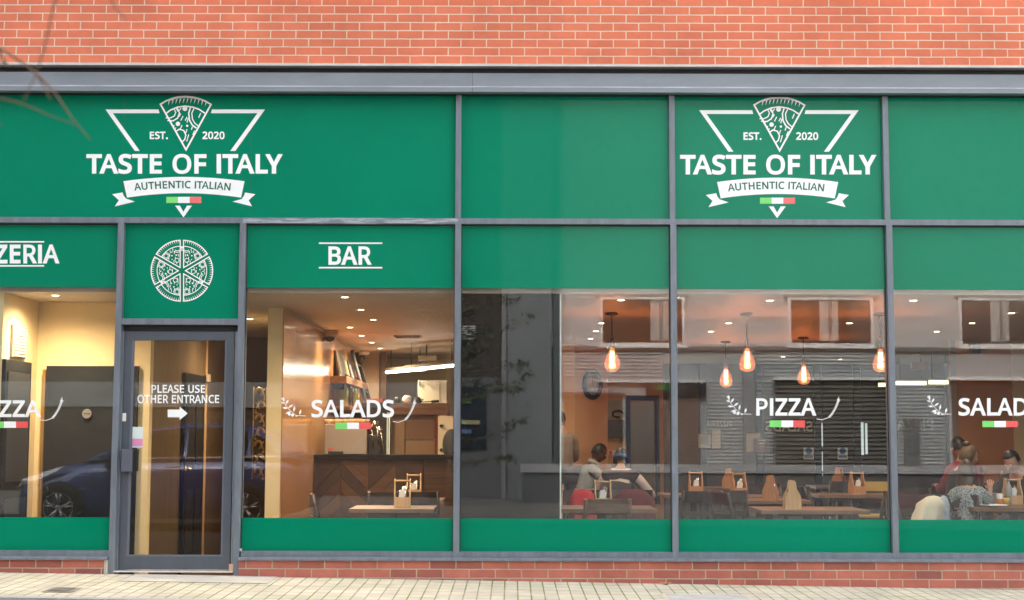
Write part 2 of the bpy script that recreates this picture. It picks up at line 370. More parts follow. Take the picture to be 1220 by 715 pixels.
for k in range(28):
    px = 20 + k * 43 + rnd.uniform(-15, 15); q = MB(); q.box(fx(px, -.03), fx(px, -.03) + .012, -.026, -.0182, zf + .004, zf + .012); q.build('fixing', MATS.get('fixing_grey') or mat('fixing_grey', (.2, .2, .2), .5), BLD)
# frame
WORN = worn_mat()
zs1 = fz(657.6); zs0 = fz(664.3); zlip0 = fz(668.6, -.05)
ztr1, ztr0 = fz(260.2), fz(266.9)
hw = .0268
def mullion(x, z0, z1, w_=hw, d0=0.0):
    q = MB(); q.box(x - w_, x + w_, d0, .14, z0, z1); return q.build('mullion', FRAME, BLD, bevel=.0025)
for x in UX: mullion(x, ztr1 - .001, zf - .001, hw * .93, .002)
for i, x in enumerate(MX):
    zb0 = gz(x) - .02 if i in (1, 2) else zs0 - .002
    mullion(x, zb0, ztr0 + .001)
for i, (x0, x1) in enumerate(zip(MX, MX[1:])):
    q = MB(); q.box(x0 - (0 if i else .1), x1, .0025, .13, ztr0, ztr1)
    q.build('transom', WORN if i == 2 else FRAME, BLD, bevel=.0025)
for i, (x0, x1) in enumerate(zip(MX, MX[1:])):
    if i == 1: continue
    q = MB(); a = x0 + hw if i in (2,) else x0 + .0; b = x1 - hw if i == 0 else x1
    q.box(a, b, .003, .14, zs0, zs1)
    q.prism([(-.05, zs0 - .002), (-.053, zs0 - .008), (-.053, zlip0), (-.046, zlip0 - .002), (.14, zlip0 - .002), (.14, zs0 - .0005), (.0, zs0 - .0005)], lambda u, v, t: Vector((t, u, v)), a, b)
    q.build('sill', FRAME, BLD)
# brick piers at both ends of the shopfront, outside the picture
q = MB(); q.box(-11, MX[0] - hw, -.026, .3, -.6, zb - .12); q.build('end_pier', BRICK, BLD)
q = MB(); q.box(MX[-1] + hw, 11, -.026, .3, -.6, zb - .12); q.build('end_pier', BRICK, BLD)
# plinth
for x0, x1 in ((MX[0] - hw, MX[1] - hw - .035), (MX[2] + hw, MX[-1] + hw)):
    q = MB(); q.box(x0, x1, -.025, .2, -.6, zlip0 - .003); q.build('plinth', BRICKL, BLD)
q = MB(); q.box(MX[1] - hw - .034, MX[1] - hw - .002, -.012, .1, -.3, zlip0 - .004); q.build('mortar_joint', CONC, BLD); q = MB(); q.box(MX[2] + hw * .2, MX[2] + hw + .012, .003, .06, zs0, zs1 + .02); q.build('mortar_joint', CONC, BLD)
# upper fascia panels
for i, (x0, x1) in enumerate(zip(UX, UX[1:])):
    q = MB(); q.box(x0 + hw * .9, x1 - hw * .9, GY - .004, GY + .02, ztr1, zf); q.build('fascia_panel', GREEN, BLD)
q = MB()
for px in (146.5, 299):
    q = MB(); q.box(fx(px, GY - .006, 190) - .0025, fx(px, GY - .006, 190) + .0025, GY - .0055, GY - .0045, ztr1 + .002, zf - .002)
    q.build('panel_joint', mat('green_joint', (.004, .12, .07), .4), BLD)
q = MB(); q.box(-11, 11, GY + .025, .3, ztr1 - .05, zb); q.build('backing_wall', mat('backing_dark', (.04, .04, .04), .8), BLD)
# windows: one pane from transom to sill, with green film above and below behind the glass
zu = fz(343.6, GY); zl = fz(617.9, GY)
for i, (x0, x1) in enumerate(zip(MX, MX[1:])):
    if i == 1: continue
    a, b = x0 + hw - .004, x1 - hw + .004
    q = MB(); q.box(a, b, GY, GY + .01, zs1 - .004, ztr0 + .004); win = q.build('window', GLASS, BLD)
    q = MB(); q.box(a + .005, b - .005, GY - .0013, GY - .0003, zu, ztr0); q.build('upper_film', GREENF, win)
    q = MB(); q.box(a + .005, b - .005, GY - .0013, GY - .0003, zs1, zl); q.build('lower_film', GREENF, win)
    q = MB()
    for xa_, xb_ in ((x0 + hw, x0 + hw + .007), (x1 - hw - .007, x1 - hw)): q.box(xa_, xb_, GY - .008, GY - .0008, zs1, ztr0)
    q.box(x0 + hw + .008, x1 - hw - .008, GY - .008, GY - .0008, ztr0 - .012, ztr0 - .0005); q.build('gasket', BLACK, win)
# door bay
x0, x1 = MX[1] + hw, MX[2] - hw
zp1, zp0 = fz(380.8), fz(388.0)
q = MB(); q.box(x0 + .001, x1 - .001, .002, .13, zp0, zp1); q.build('transom', FRAME, BLD, bevel=.0025)
q = MB(); q.box(x0, x1, GY, GY + .02, zp1 + .0005, ztr0 - .0005); q.build('overdoor_panel', GREEN, BLD)
DY = .045
q = MB(); q.box(x0, x1, DY + .045, .14, fz(395.8, DY), zp0 - .001); q.build('door_head', mat('door_recess_shade', (.03, .03, .035), .6), BLD)  # shade of the recess over the door is painted in as dark colour
dl, dr = fx(140.6, DY, 640), fx(276.4, DY, 640)
dl = x0 + .022; dr = x1 - .035
zd1, zd0 = fz(396.3, DY), fz(680.0, DY)
q = MB()
gl, gr = fx(157.0, DY, 420), fx(269.6, DY, 420); gt, gb = fz(406.8, DY), fz(664, DY)
q.box(dl, gl, DY, DY + .05, zd0, zd1); q.box(gr, dr, DY, DY + .05, zd0, zd1)
q.box(gl, gr, DY + .0005, DY + .0495, gt, zd1 - .0005); q.box(gl, gr, DY + .0005, DY + .0495, zd0 + .0005, gb)
door = q.build('door', FRAMED, BLD, bevel=.003)
q = MB(); q.box(gl - .005, gr + .005, DY + .022, DY + .03, gb - .005, gt + .005); q.build('pane', GLASS, door)
q = MB()
for a, b in ((gl, gl + .02), (gr - .012, gr)): q.box(a, b, DY + .004, DY + .02, gb, gt)
q.box(gl + .02, gr - .012, DY + .004, DY + .02, gb, gb + .012); q.build('glazing_bead', mat('bead_grey', (.13, .15, .19), .4), door)
zh1, zh0 = fz(536.5, -.03), fz(563.3, -.03); hx0, hx1 = fx(144.5, -.03, 550), fx(157.3, -.03, 550)
q = MB(); q.box(hx0, hx1, -.035, DY - .001, zh0, zh1); q.build('handle', mat('handle_grey', (.1, .115, .15), .45, 0, .06, 8), door, bevel=.004)
q = MB(); q.box(hx1 + .0005, hx1 + .038, .0, DY - .001, zh0 + .002, zh1 - .002); q.build('handle_grip', BLACK, door)
q = MB(); q.box(fx(145.7, DY, 498), fx(150.3, DY, 498), DY - .004, DY - .0008, fz(503.3, DY), fz(493.6, DY)); q.build('door_tag', WHITE, door, bevel=.001)
q = MB(); xa, xb = fx(155.4, DY, 520), fx(169.6, DY, 520)
q.box(xa, xb, DY + .019, DY + .0205, fz(524, DY), fz(510, DY)); q.build('white_sticker', mat('sticker_white', (.72, .82, .8), .5), door)
q = MB(); q.box(xa, xb, DY + .019, DY + .0205, fz(532.3, DY), fz(524.1, DY)); q.build('pink_sticker', mat('sticker_pink', (.78, .3, .5), .5), door)
q = MB(); q.box(xa, xb, DY + .019, DY + .0205, fz(534.8, DY), fz(532.4, DY))
q.build('pale_sticker', mat('sticker_pale', (.62, .6, .75), .5), door)
q = MB()
for a, b in ((x0 + .0005, x0 + .009), (x0 + .013, dl - .001)): q.box(a, b, .02, .1, zd0 - .012, zd1)
q.box(dr + .012, x1 - .0005, .02, .13, zd0 - .012, zd1); q.build('door_jamb', FRAME, BLD)
q = MB(); q.box(x0, x1, -.03, .16, fz(683.2, -.03), zd0 - .006); q.build('threshold', mat('threshold_metal', (.75, .75, .74), .4, .3, .1, 8), BLD)
q = MB(); q.box(dr + .002, x1 + .002, -.004, .015, zd0 - .012, fz(673, 0)); q.build('filler', mat('mortar_pink', (.55, .36, .25), .9), BLD)
# ================================================================== lettering and marks
GLYPHS = {
 'A': (512, [[[437,0],[368,177],[141,177],[73,0],[0,0],[224,575],[289,575],[512,0]],[[282,415],[274,438],[263,473],[255,500],[247,468],[238,438],[230,415],[165,241],[346,241]]]),
 'B': (521, [[[241,573],[292,571],[336,565],[373,555],[404,541],[428,522],[445,497],[455,467],[459,431],[458,414],[456,399],[452,384],[446,371],[439,358],[431,347],[421,337],[409,328],[396,320],[382,313],[367,308],[350,304],[350,300],[367,297],[384,292],[400,286],[415,279],[429,271],[441,261],[452,249],[461,236],[468,221],[474,203],[477,184],[478,163],[476,138],[472,115],[464,93],[454,74],[441,57],[425,42],[406,29],[385,19],[362,11],[337,5],[309,1],[279,0],[78,0],[78,573]],[[256,329],[290,330],[318,335],[340,342],[357,352],[369,366],[377,382],[382,401],[384,423],[382,445],[376,463],[365,478],[351,490],[332,499],[308,506],[279,510],[245,511],[150,511],[150,329]],[[150,269],[150,61],[265,61],[301,63],[330,68],[354,78],[371,91],[384,107],[394,125],[399,145],[401,168],[400,183],[398,197],[394,210],[388,221],[380,232],[370,241],[358,249],[344,256],[327,262],[307,266],[285,268],[260,269]]]),
 'C': (507, [[[323,517],[301,516],[280,513],[260,508],[241,502],[223,493],[206,482],[192,470],[178,456],[166,440],[155,423],[146,404],[139,383],[133,361],[129,337],[126,312],[125,286],[126,252],[131,220],[138,191],[147,164],[160,139],[175,117],[192,99],[213,83],[236,71],[262,62],[291,57],[322,55],[341,56],[359,57],[377,59],[394,62],[410,65],[427,69],[443,73],[460,78],[460,15],[443,10],[427,5],[410,1],[393,-2],[375,-5],[356,-7],[335,-8],[312,-8],[270,-6],[232,1],[197,12],[166,28],[139,48],[115,72],[95,99],[78,131],[65,165],[56,203],[51,244],[49,287],[50,319],[53,349],[59,378],[67,406],[77,432],[89,456],[103,478],[120,499],[138,517],[159,534],[181,548],[206,559],[233,569],[261,575],[292,579],[324,581],[346,580],[367,578],[388,576],[409,572],[429,567],[448,561],[465,554],[482,547],[453,486],[439,492],[425,497],[410,503],[394,508],[378,512],[360,515],[342,517]]]),
 'D': (585, [[[536,292],[534,246],[528,203],[516,165],[501,131],[481,100],[457,74],[430,51],[399,33],[364,18],[325,8],[283,2],[237,0],[78,0],[78,573],[254,573],[296,571],[335,565],[371,555],[404,540],[434,523],[460,501],[483,475],[502,446],[517,413],[528,377],[534,336]],[[460,289],[459,326],[454,359],[446,388],[435,415],[421,437],[404,457],[384,474],[361,487],[336,498],[308,505],[277,509],[244,511],[150,511],[150,62],[228,62],[282,65],[329,76],[369,94],[402,119],[428,151],[446,190],[457,236]]]),
 'E': (446, [[[398,0],[78,0],[78,573],[398,573],[398,509],[150,509],[150,330],[383,330],[383,268],[150,268],[150,63],[398,63]]]),
 'F': (416, [[[150,0],[78,0],[78,573],[398,573],[398,509],[150,509],[150,306],[383,306],[383,243],[150,243]]]),
 'H': (594, [[[516,0],[443,0],[443,267],[150,267],[150,0],[78,0],[78,573],[150,573],[150,330],[443,330],[443,573],[516,573]]]),
 'I': (272, [[[239,0],[32,0],[32,42],[99,57],[99,515],[32,531],[32,573],[239,573],[239,531],[172,515],[172,57],[239,42]]]),
 'L': (420, [[[78,0],[78,573],[150,573],[150,64],[400,64],[400,0]]]),
 'N': (609, [[[532,0],[447,0],[141,476],[138,476],[139,466],[139,455],[140,444],[141,432],[143,378],[144,364],[144,349],[144,335],[144,320],[144,0],[78,0],[78,573],[161,573],[467,99],[470,99],[468,137],[466,193],[465,208],[465,223],[464,236],[464,249],[464,573],[532,573]]]),
 'O': (626, [[[577,287],[576,255],[573,224],[568,194],[561,166],[551,140],[540,116],[526,94],[510,73],[493,54],[473,38],[451,24],[428,13],[402,4],[375,-3],[345,-7],[314,-8],[281,-7],[251,-3],[222,4],[196,13],[173,25],[151,39],[131,55],[114,73],[98,94],[85,116],[74,141],[65,167],[58,195],[53,224],[50,255],[49,288],[51,331],[56,370],[65,408],[78,442],[94,473],[114,500],[138,524],[166,545],[197,561],[232,572],[271,579],[314,581],[356,579],[393,572],[428,561],[459,545],[486,525],[510,501],[530,473],[547,442],[560,408],[570,370],[576,330]],[[125,287],[126,252],[130,220],[136,190],[145,163],[157,138],[171,117],[188,98],[207,83],[230,70],[255,62],[283,56],[314,55],[345,56],[373,62],[398,70],[420,83],[439,98],[456,117],[470,138],[481,163],[490,190],[496,220],[500,252],[501,287],[498,338],[490,384],[476,423],[456,457],[431,484],[398,503],[360,514],[314,518],[283,516],[255,511],[230,502],[207,490],[188,475],[171,457],[157,435],[145,411],[136,384],[130,354],[126,322]]]),
 'P': (485, [[[229,573],[282,570],[326,562],[363,548],[393,528],[415,504],[431,475],[441,442],[444,404],[444,387],[441,370],[438,353],[433,336],[426,321],[417,306],[407,292],[395,278],[380,266],[364,255],[345,246],[324,238],[301,231],[275,227],[247,224],[216,223],[150,223],[150,0],[78,0],[78,573]],[[223,511],[150,511],[150,285],[208,285],[234,285],[258,288],[279,291],[298,296],[315,303],[330,311],[342,322],[352,334],[360,347],[365,363],[369,381],[370,401],[367,427],[361,449],[350,468],[334,484],[314,495],[289,504],[258,509]]]),
 'R': (499, [[[236,573],[270,571],[301,568],[329,562],[353,555],[375,544],[393,532],[409,517],[422,500],[432,481],[439,460],[443,436],[444,410],[443,388],[440,368],[435,350],[427,334],[418,319],[408,306],[397,295],[385,285],[371,277],[358,269],[344,262],[330,257],[487,0],[403,0],[264,237],[150,237],[150,0],[78,0],[78,573]],[[232,510],[150,510],[150,298],[236,298],[268,299],[296,304],[319,313],[338,325],[352,341],[362,359],[368,381],[370,407],[369,424],[366,440],[361,455],[355,467],[346,477],[336,486],[324,494],[310,500],[293,504],[275,507],[254,509]]]),
 'S': (440, [[[403,153],[401,128],[396,106],[389,85],[378,66],[364,49],[348,35],[328,22],[307,11],[283,3],[257,-3],[228,-7],[198,-8],[182,-8],[167,-7],[152,-6],[137,-5],[122,-3],[109,-1],[96,2],[83,4],[72,8],[61,11],[50,15],[41,19],[41,88],[56,82],[73,76],[92,70],[113,65],[134,60],[156,57],[179,55],[201,55],[222,55],[240,57],[257,61],[273,66],[286,72],[298,79],[308,88],[316,98],[322,109],[327,120],[329,133],[330,147],[330,160],[327,173],[324,184],[318,194],[311,204],[302,213],[291,221],[277,230],[261,238],[242,247],[220,255],[196,265],[178,272],[161,279],[146,286],[131,294],[118,302],[106,311],[95,320],[85,330],[76,340],[69,351],[63,363],[57,375],[53,389],[50,403],[49,418],[48,435],[50,457],[54,477],[61,496],[71,513],[84,528],[99,542],[116,553],[136,563],[157,571],[180,576],[205,579],[231,581],[254,580],[276,578],[297,576],[318,572],[337,567],[355,562],[372,555],[389,549],[366,487],[351,493],[336,499],[319,504],[302,508],[284,512],[266,515],[248,517],[229,517],[212,517],[196,515],[182,511],[169,507],[158,501],[148,494],[140,486],[133,478],[128,468],[124,457],[122,446],[121,434],[122,420],[124,407],[128,396],[133,386],[140,376],[149,367],[160,359],[172,351],[187,343],[204,335],[224,327],[246,318],[270,309],[293,299],[313,289],[332,279],[348,268],[362,255],[374,242],[385,228],[392,212],[398,194],[401,175]]]),
 'T': (446, [[[259,0],[187,0],[187,509],[8,509],[8,573],[437,573],[437,509],[259,509]]]),
 'U': (586, [[[513,202],[512,173],[507,146],[500,120],[489,95],[476,72],[459,52],[439,35],[416,20],[389,8],[360,-1],[327,-6],[290,-8],[240,-4],[196,7],[159,25],[128,50],[104,82],[86,118],[76,158],[72,204],[72,573],[144,573],[144,201],[147,168],[154,139],[165,114],[182,93],[203,76],[228,64],[259,57],[294,55],[319,56],[342,59],[361,65],[379,73],[394,84],[407,96],[418,110],[427,126],[433,143],[438,161],[441,181],[442,202],[442,573],[513,573]]]),
 'Y': (454, [[[227,291],[376,573],[454,573],[263,222],[263,0],[191,0],[191,219],[0,573],[79,573]]]),
 'Z': (458, [[[427,0],[30,0],[30,55],[332,508],[40,508],[40,573],[419,573],[419,518],[118,64],[427,64]]]),
 '0': (458, [[[419,287],[419,253],[417,221],[414,191],[409,163],[403,137],[395,112],[386,90],[376,70],[363,52],[349,37],[334,23],[316,12],[297,3],[276,-3],[253,-7],[229,-8],[198,-6],[170,1],[145,12],[122,27],[103,47],[86,70],[71,98],[60,129],[51,163],[44,201],[41,243],[39,287],[40,332],[44,373],[50,411],[58,446],[69,477],[83,504],[99,527],[119,547],[141,562],[167,573],[196,579],[229,581],[259,579],[287,573],[313,562],[335,547],[355,527],[372,504],[387,477],[399,446],[408,411],[414,373],[418,332]],[[110,287],[111,249],[113,215],[116,184],[121,156],[128,132],[137,111],[147,93],[159,78],[173,67],[190,59],[208,54],[229,52],[249,54],[268,59],[284,67],[298,78],[310,92],[320,110],[329,131],[336,156],[341,184],[345,215],[347,249],[348,287],[347,325],[345,359],[341,390],[336,417],[329,442],[320,463],[310,481],[298,495],[284,507],[268,515],[249,520],[229,521],[208,520],[190,515],[173,507],[159,495],[147,481],[137,463],[128,442],[121,417],[116,390],[113,359],[111,325]]]),
 '2': (458, [[[417,0],[38,0],[38,59],[188,210],[209,231],[228,251],[246,270],[261,287],[275,304],[287,320],[298,337],[306,353],[313,370],[318,387],[321,405],[322,424],[320,446],[315,466],[306,482],[294,496],[278,507],[261,514],[242,519],[221,520],[200,520],[181,517],[164,512],[147,506],[131,498],[115,489],[99,478],[83,466],[45,513],[56,523],[68,531],[81,540],[94,548],[108,555],[122,561],[137,567],[153,572],[169,576],[186,578],[203,580],[221,581],[246,579],[270,576],[293,570],[313,562],[331,552],[347,540],[361,526],[372,510],[382,492],[388,472],[392,451],[394,428],[393,406],[389,385],[383,364],[375,344],[365,324],[353,305],[340,286],[324,267],[307,247],[288,227],[268,207],[247,185],[128,67],[128,64],[417,64]]]),
 '.': (215, [[[58,43],[59,57],[61,69],[66,78],[72,85],[80,90],[88,94],[97,96],[107,97],[117,96],[126,94],[135,90],[142,85],[149,78],[153,69],[156,57],[157,43],[156,30],[153,18],[149,9],[142,2],[135,-4],[126,-8],[117,-10],[107,-11],[97,-10],[88,-8],[80,-4],[72,2],[66,9],[61,18],[59,30]]]),
}

GLYPHS['I'] = (205, [[[65, 0], [140, 0], [140, 573], [65, 573]]])
KERN = {'TA': -55, 'AT': -55, 'LY': -60, 'AL': -5, 'TY': 0, 'ST': -10, 'OF': -5, 'LA': -10, 'ZA': -5, 'AU': -5, 'P.': -20, 'RA': -15, 'AD': -10, 'TH': 5}
def offset_poly(poly, d):
    keep = []
    for p in poly:
        if not keep or math.dist(p, keep[-1]) > 9: keep.append(p)
    while len(keep) > 3 and math.dist(keep[0], keep[-1]) <= 9: keep.pop()
    poly = keep
    n = len(poly); out = []
    for i in range(n):
        p0 = Vector(poly[i - 1]); p = Vector(poly[i]); p1 = Vector(poly[(i + 1) % n])
        a = (p - p0); b = (p1 - p)
        if a.length < 1e-6 or b.length < 1e-6: out.append(tuple(p)); continue
        a.normalize(); b.normalize(); na = Vector((a.y, -a.x)); nb = Vector((b.y, -b.x))
        m_ = na + nb
        if m_.length < 1e-4: out.append(tuple(p + na * d)); continue
        m_.normalize(); k = d / max(.55, m_.dot(na)); out.append(tuple(p + m_ * k))
    return out
# make every outline run so that a positive offset thickens the stroke
def _area(p): return sum(a[0] * b[1] - b[0] * a[1] for a, b in zip(p, p[1:] + p[:1])) / 2
def layout(s, bold, word=230):
    x = 0; polys = []
    for i, ch in enumerate(s):
        if ch == ' ': x += word + bold; continue
        adv, g = GLYPHS[ch]
        big = max(g, key=lambda p: abs(_area(p))); sg = 1 if _area(big) > 0 else -1
        for p in g: polys.append([(x + u, v) for u, v in offset_poly(p, bold * sg * (1 if p is big else (.3 if ch in 'ARP' else .6)))])
        x += adv + bold * 1.15 + KERN.get(s[i:i + 2], 0)
    return polys
def text_mesh(name, s, px0, px1, py0, py1, Y, m, bold=30, parent=None, arc=0.0, mirror=False, origin=None):
    polys = layout(s, bold)
    us = [u for p in polys for u, v in p]; u0, u1 = min(us), max(us); v0, v1 = -bold, 572 + bold
    def to3(u, v):
        k = (u - u0) / (u1 - u0); px = px0 + k * (px1 - px0) if not mirror else px1 - k * (px1 - px0)
        py = py1 + (v - v0) / (v1 - v0) * (py0 - py1)
        t = 2 * k - 1; py += arc * t * t
        px += arc * t * (py1 - py) / 22
        p = at(px, py, Y); return p
    # fill in a flat curve, carried onto the plane of the pane
    c = bpy.data.curves.new('tmp', 'CURVE'); c.dimensions = '2D'; c.fill_mode = 'BOTH'; c.extrude = .0006
    for p in polys:
        sp = c.splines.new('POLY'); sp.points.add(len(p) - 1); sp.use_cyclic_u = True
        for q_, (u, v) in zip(sp.points, p):
            w3 = to3(u, v); q_.co = (w3.x, w3.z, 0, 1)
    ob = bpy.data.objects.new('tmp', c); C.objects.link(ob); dg = bpy.context.evaluated_depsgraph_get(); dg.update()
    me = bpy.data.meshes.new_from_object(ob.evaluated_get(dg)); bpy.data.objects.remove(ob); bpy.data.curves.remove(c)
    o = Vector(origin) if origin is not None else (WLOC[parent.name] if parent is not None else Vector((0, 0, 0)))
    for v in me.vertices: v.co = Vector((v.co.x, Y - v.co.z, v.co.y)) - o
    me.name = name; me.materials.clear(); me.materials.append(m)
    r = bpy.data.objects.new(name, me); C.objects.link(r); WLOC[r.name] = o
    if parent is not None: r.parent = parent; r.location = o - WLOC[parent.name]
    else: r.location = o
    return r
class Decal:
    """flat vinyl shapes given by outline; every shape sits a hair in front of the one before"""
    def __init__(s, Y): s.q = MB(); s.Y = Y; s.k = 0
    def poly(s, pts, mi=0):
        s.k += 1; y = s.Y - .00006 * s.k
        f = s.q.b.faces.new([s.q.b.verts.new(at(a, b, y)) for a, b in pts]); f.material_index = mi; return s
    def line(s, pts, w_, closed=False):
        pts = [Vector(p) for p in pts]; n = len(pts); L_ = []; R_ = []
        for i, p in enumerate(pts):
            a = pts[i - 1] if (i or closed) else None; b = pts[(i + 1) % n] if (i < n - 1 or closed) else None
            d1 = (p - a).normalized() if a is not None else (b - p).normalized(); d2 = (b - p).normalized() if b is not None else d1
            n1 = Vector((-d1.y, d1.x)); n2 = Vector((-d2.y, d2.x)); m_ = n1 + n2
            m_ = m_.normalized() if m_.length > 1e-4 else n1
            k = w_ / 2 / max(.35, m_.dot(n1)); L_.append(p + m_ * k); R_.append(p - m_ * k)
        s.k += 1; y = s.Y - .00006 * s.k
        va = [s.q.b.verts.new(at(p.x, p.y, y)) for p in L_]; vb = [s.q.b.verts.new(at(p.x, p.y, y)) for p in R_]
        for i in range(n if closed else n - 1):
            j = (i + 1) % n; s.q.b.faces.new((va[i], va[j], vb[j], vb[i]))
        return s
    def disc(s, x, y, r, n=14): return s.poly([(x + r * math.cos(2 * math.pi * k / n), y + r * math.sin(2 * math.pi * k / n)) for k in range(n)])
    def build(s, name, m, parent, origin=None):
        o = s.q.build(name, m, parent, origin=origin, fix=False)
        # faces towards the street
        for p in o.data.polygons:
            if p.normal.y > 0: p.flip()
        return o
def arc_pts(cx, cy_, r, a0, a1, n=10): return [(cx + r * math.cos(R(a0 + (a1 - a0) * k / n)), cy_ + r * math.sin(R(a0 + (a1 - a0) * k / n))) for k in range(n + 1)]

def shop_logo(dx, dy, label):
    Y = GY - .0062
    def P(x, y): return (90 + dx + x / 4.208, 100 + dy + y / 4.206)
    o3 = at(218 + dx, 196 + dy, Y)
    t = thing('shop_logo', label, 'sign', o3, group='shop logos on the fascia')
    d = Decal(Y)
    d.poly([P(*p) for p in ((150, 128), (416, 128), (421, 147), (187, 147), (322, 336), (297, 336))])
    d.build('triangle_line', VINYL, t); d = Decal(Y)
    d.poly([P(*p) for p in ((950, 128), (684, 128), (679, 147), (912, 147), (776, 336), (801, 336))])
    d.build('triangle_line', VINYL, t)
    d = Decal(Y)                                  # the slice
    def S(x, y): return (185 + dx + x / 8.41, 105 + dy + y / 8.41)
    top = [(52, 162), (110, 128), (170, 104), (235, 88), (305, 84), (375, 90), (440, 106), (500, 130), (558, 164)]
    d.line([S(*p) for p in top + [(308, 618)]], 2.0, True)
    d.poly([S(*p) for p in [(120, 126), (170, 104), (235, 88), (305, 84), (375, 90), (440, 106), (500, 130), (470, 126), (400, 108), (305, 98), (215, 106), (150, 126)]])
    d.line([S(*p) for p in ((98, 262), (150, 222), (220, 192), (300, 180), (380, 192), (440, 214), (498, 252))], 1.7)
    for k in range(11):
        x = 138 + k * 37; y = 118 + abs(x - 305) ** 2 * .00072 - 6
        d.poly([S(x - 4, y - 6), S(x + 13, y - 10), S(x - 9, y + 42)])
    d.line([S(*p) for p in ((190, 210), (205, 245), (190, 280), (150, 300), (105, 298))], 1.3)
    d.line([S(*p) for p in ((222, 200), (242, 250), (225, 300), (180, 328), (122, 325))], 1.5)
    d.line([S(*p) for p in ((352, 196), (335, 250), (342, 320), (370, 370), (412, 402))], 1.7)
    d.line([S(*p) for p in ((388, 205), (366, 250), (372, 310), (395, 350), (430, 380))], 1.3)
    d.line([S(*p) for p in ((205, 436), (240, 412), (285, 425), (306, 470), (295, 515), (262, 545))], 1.5)
    d.disc(*S(297, 205), 3.0); d.disc(*S(227, 358), 2.7); d.disc(*S(320, 378), 1.4)
    for a, b in (((455, 250), (435, 298)), ((278, 280), (256, 326)), ((318, 290), (300, 325)), ((330, 300), (318, 345)), ((268, 372), (250, 412)), ((318, 412), (305, 450)), ((335, 465), (315, 535)), ((372, 385), (362, 418)),
                 ((165, 330), (150, 352)), ((190, 372), (178, 396)), ((205, 395), (195, 416)), ((255, 255), (240, 285)), ((395, 425), (375, 470)), ((240, 225), (258, 200)), ((210, 205), (228, 235))):
        d.line([S(*a), S(*b)], 1.15)
    d.build('pizza_slice', VINYL, t)
    text_mesh('year_lettering', 'EST.', *[P(372, 0)[0], P(463, 0)[0], P(0, 239)[1], P(0, 277)[1]], Y, VINYL, 32, t)
    text_mesh('year_lettering', '2020', *[P(636, 0)[0], P(747, 0)[0], P(0, 239)[1], P(0, 277)[1]], Y, VINYL, 32, t)
    text_mesh('name_lettering', 'TASTE OF ITALY', P(54, 0)[0], P(1039, 0)[0], P(0, 352)[1], P(0, 450)[1], Y, VINYL, 33, t)
    d = Decal(Y)
    d.poly([P(*p) for p in ((184, 553), (236, 544), (241, 560), (253, 575), (298, 590), (197, 614), (217, 583))])
    d.poly([P(*p) for p in ((901, 553), (850, 544), (845, 560), (833, 577), (787, 590), (885, 614), (868, 583))])
    up = [(240 + 607 * k / 16, 488 - 22 * (1 - (2 * k / 16 - 1) ** 2)) for k in range(17)]
    dn = [(258 + 572 * k / 16, 570 - 22 * (1 - (2 * k / 16 - 1) ** 2)) for k in range(17)][::-1]
    d.poly([P(*p) for p in up + dn])
    rb = d.build('ribbon', VINYL, t)
    text_mesh('ribbon_lettering', 'AUTHENTIC ITALIAN', P(294, 0)[0], P(776, 0)[0], P(0, 486)[1], P(0, 523)[1], Y - .001, VTEXT, 20, rb, arc=12 / 4.2)
    d = Decal(Y)
    for k in range(3): d.poly([P(455 + 58.6 * k, 566), P(455 + 58.6 * (k + 1), 566), P(455 + 58.6 * (k + 1), 597), P(455 + 58.6 * k, 597)], k)
    d.build('flag', [VGREEN, VINYL, mat('flag_pink', (.85, .17, .17), .5)], t)
    d = Decal(Y); d.poly([P(*p) for p in ((499, 610), (523, 610), (541, 641), (559, 610), (584, 610), (541, 669))]); d.build('chevron', VINYL, t)
shop_logo(0, 0, 'white restaurant logo on the long fascia panel over the door and salads window')
shop_logo(707.3, 0.9, 'white restaurant logo filling the square fascia panel between two mullions')

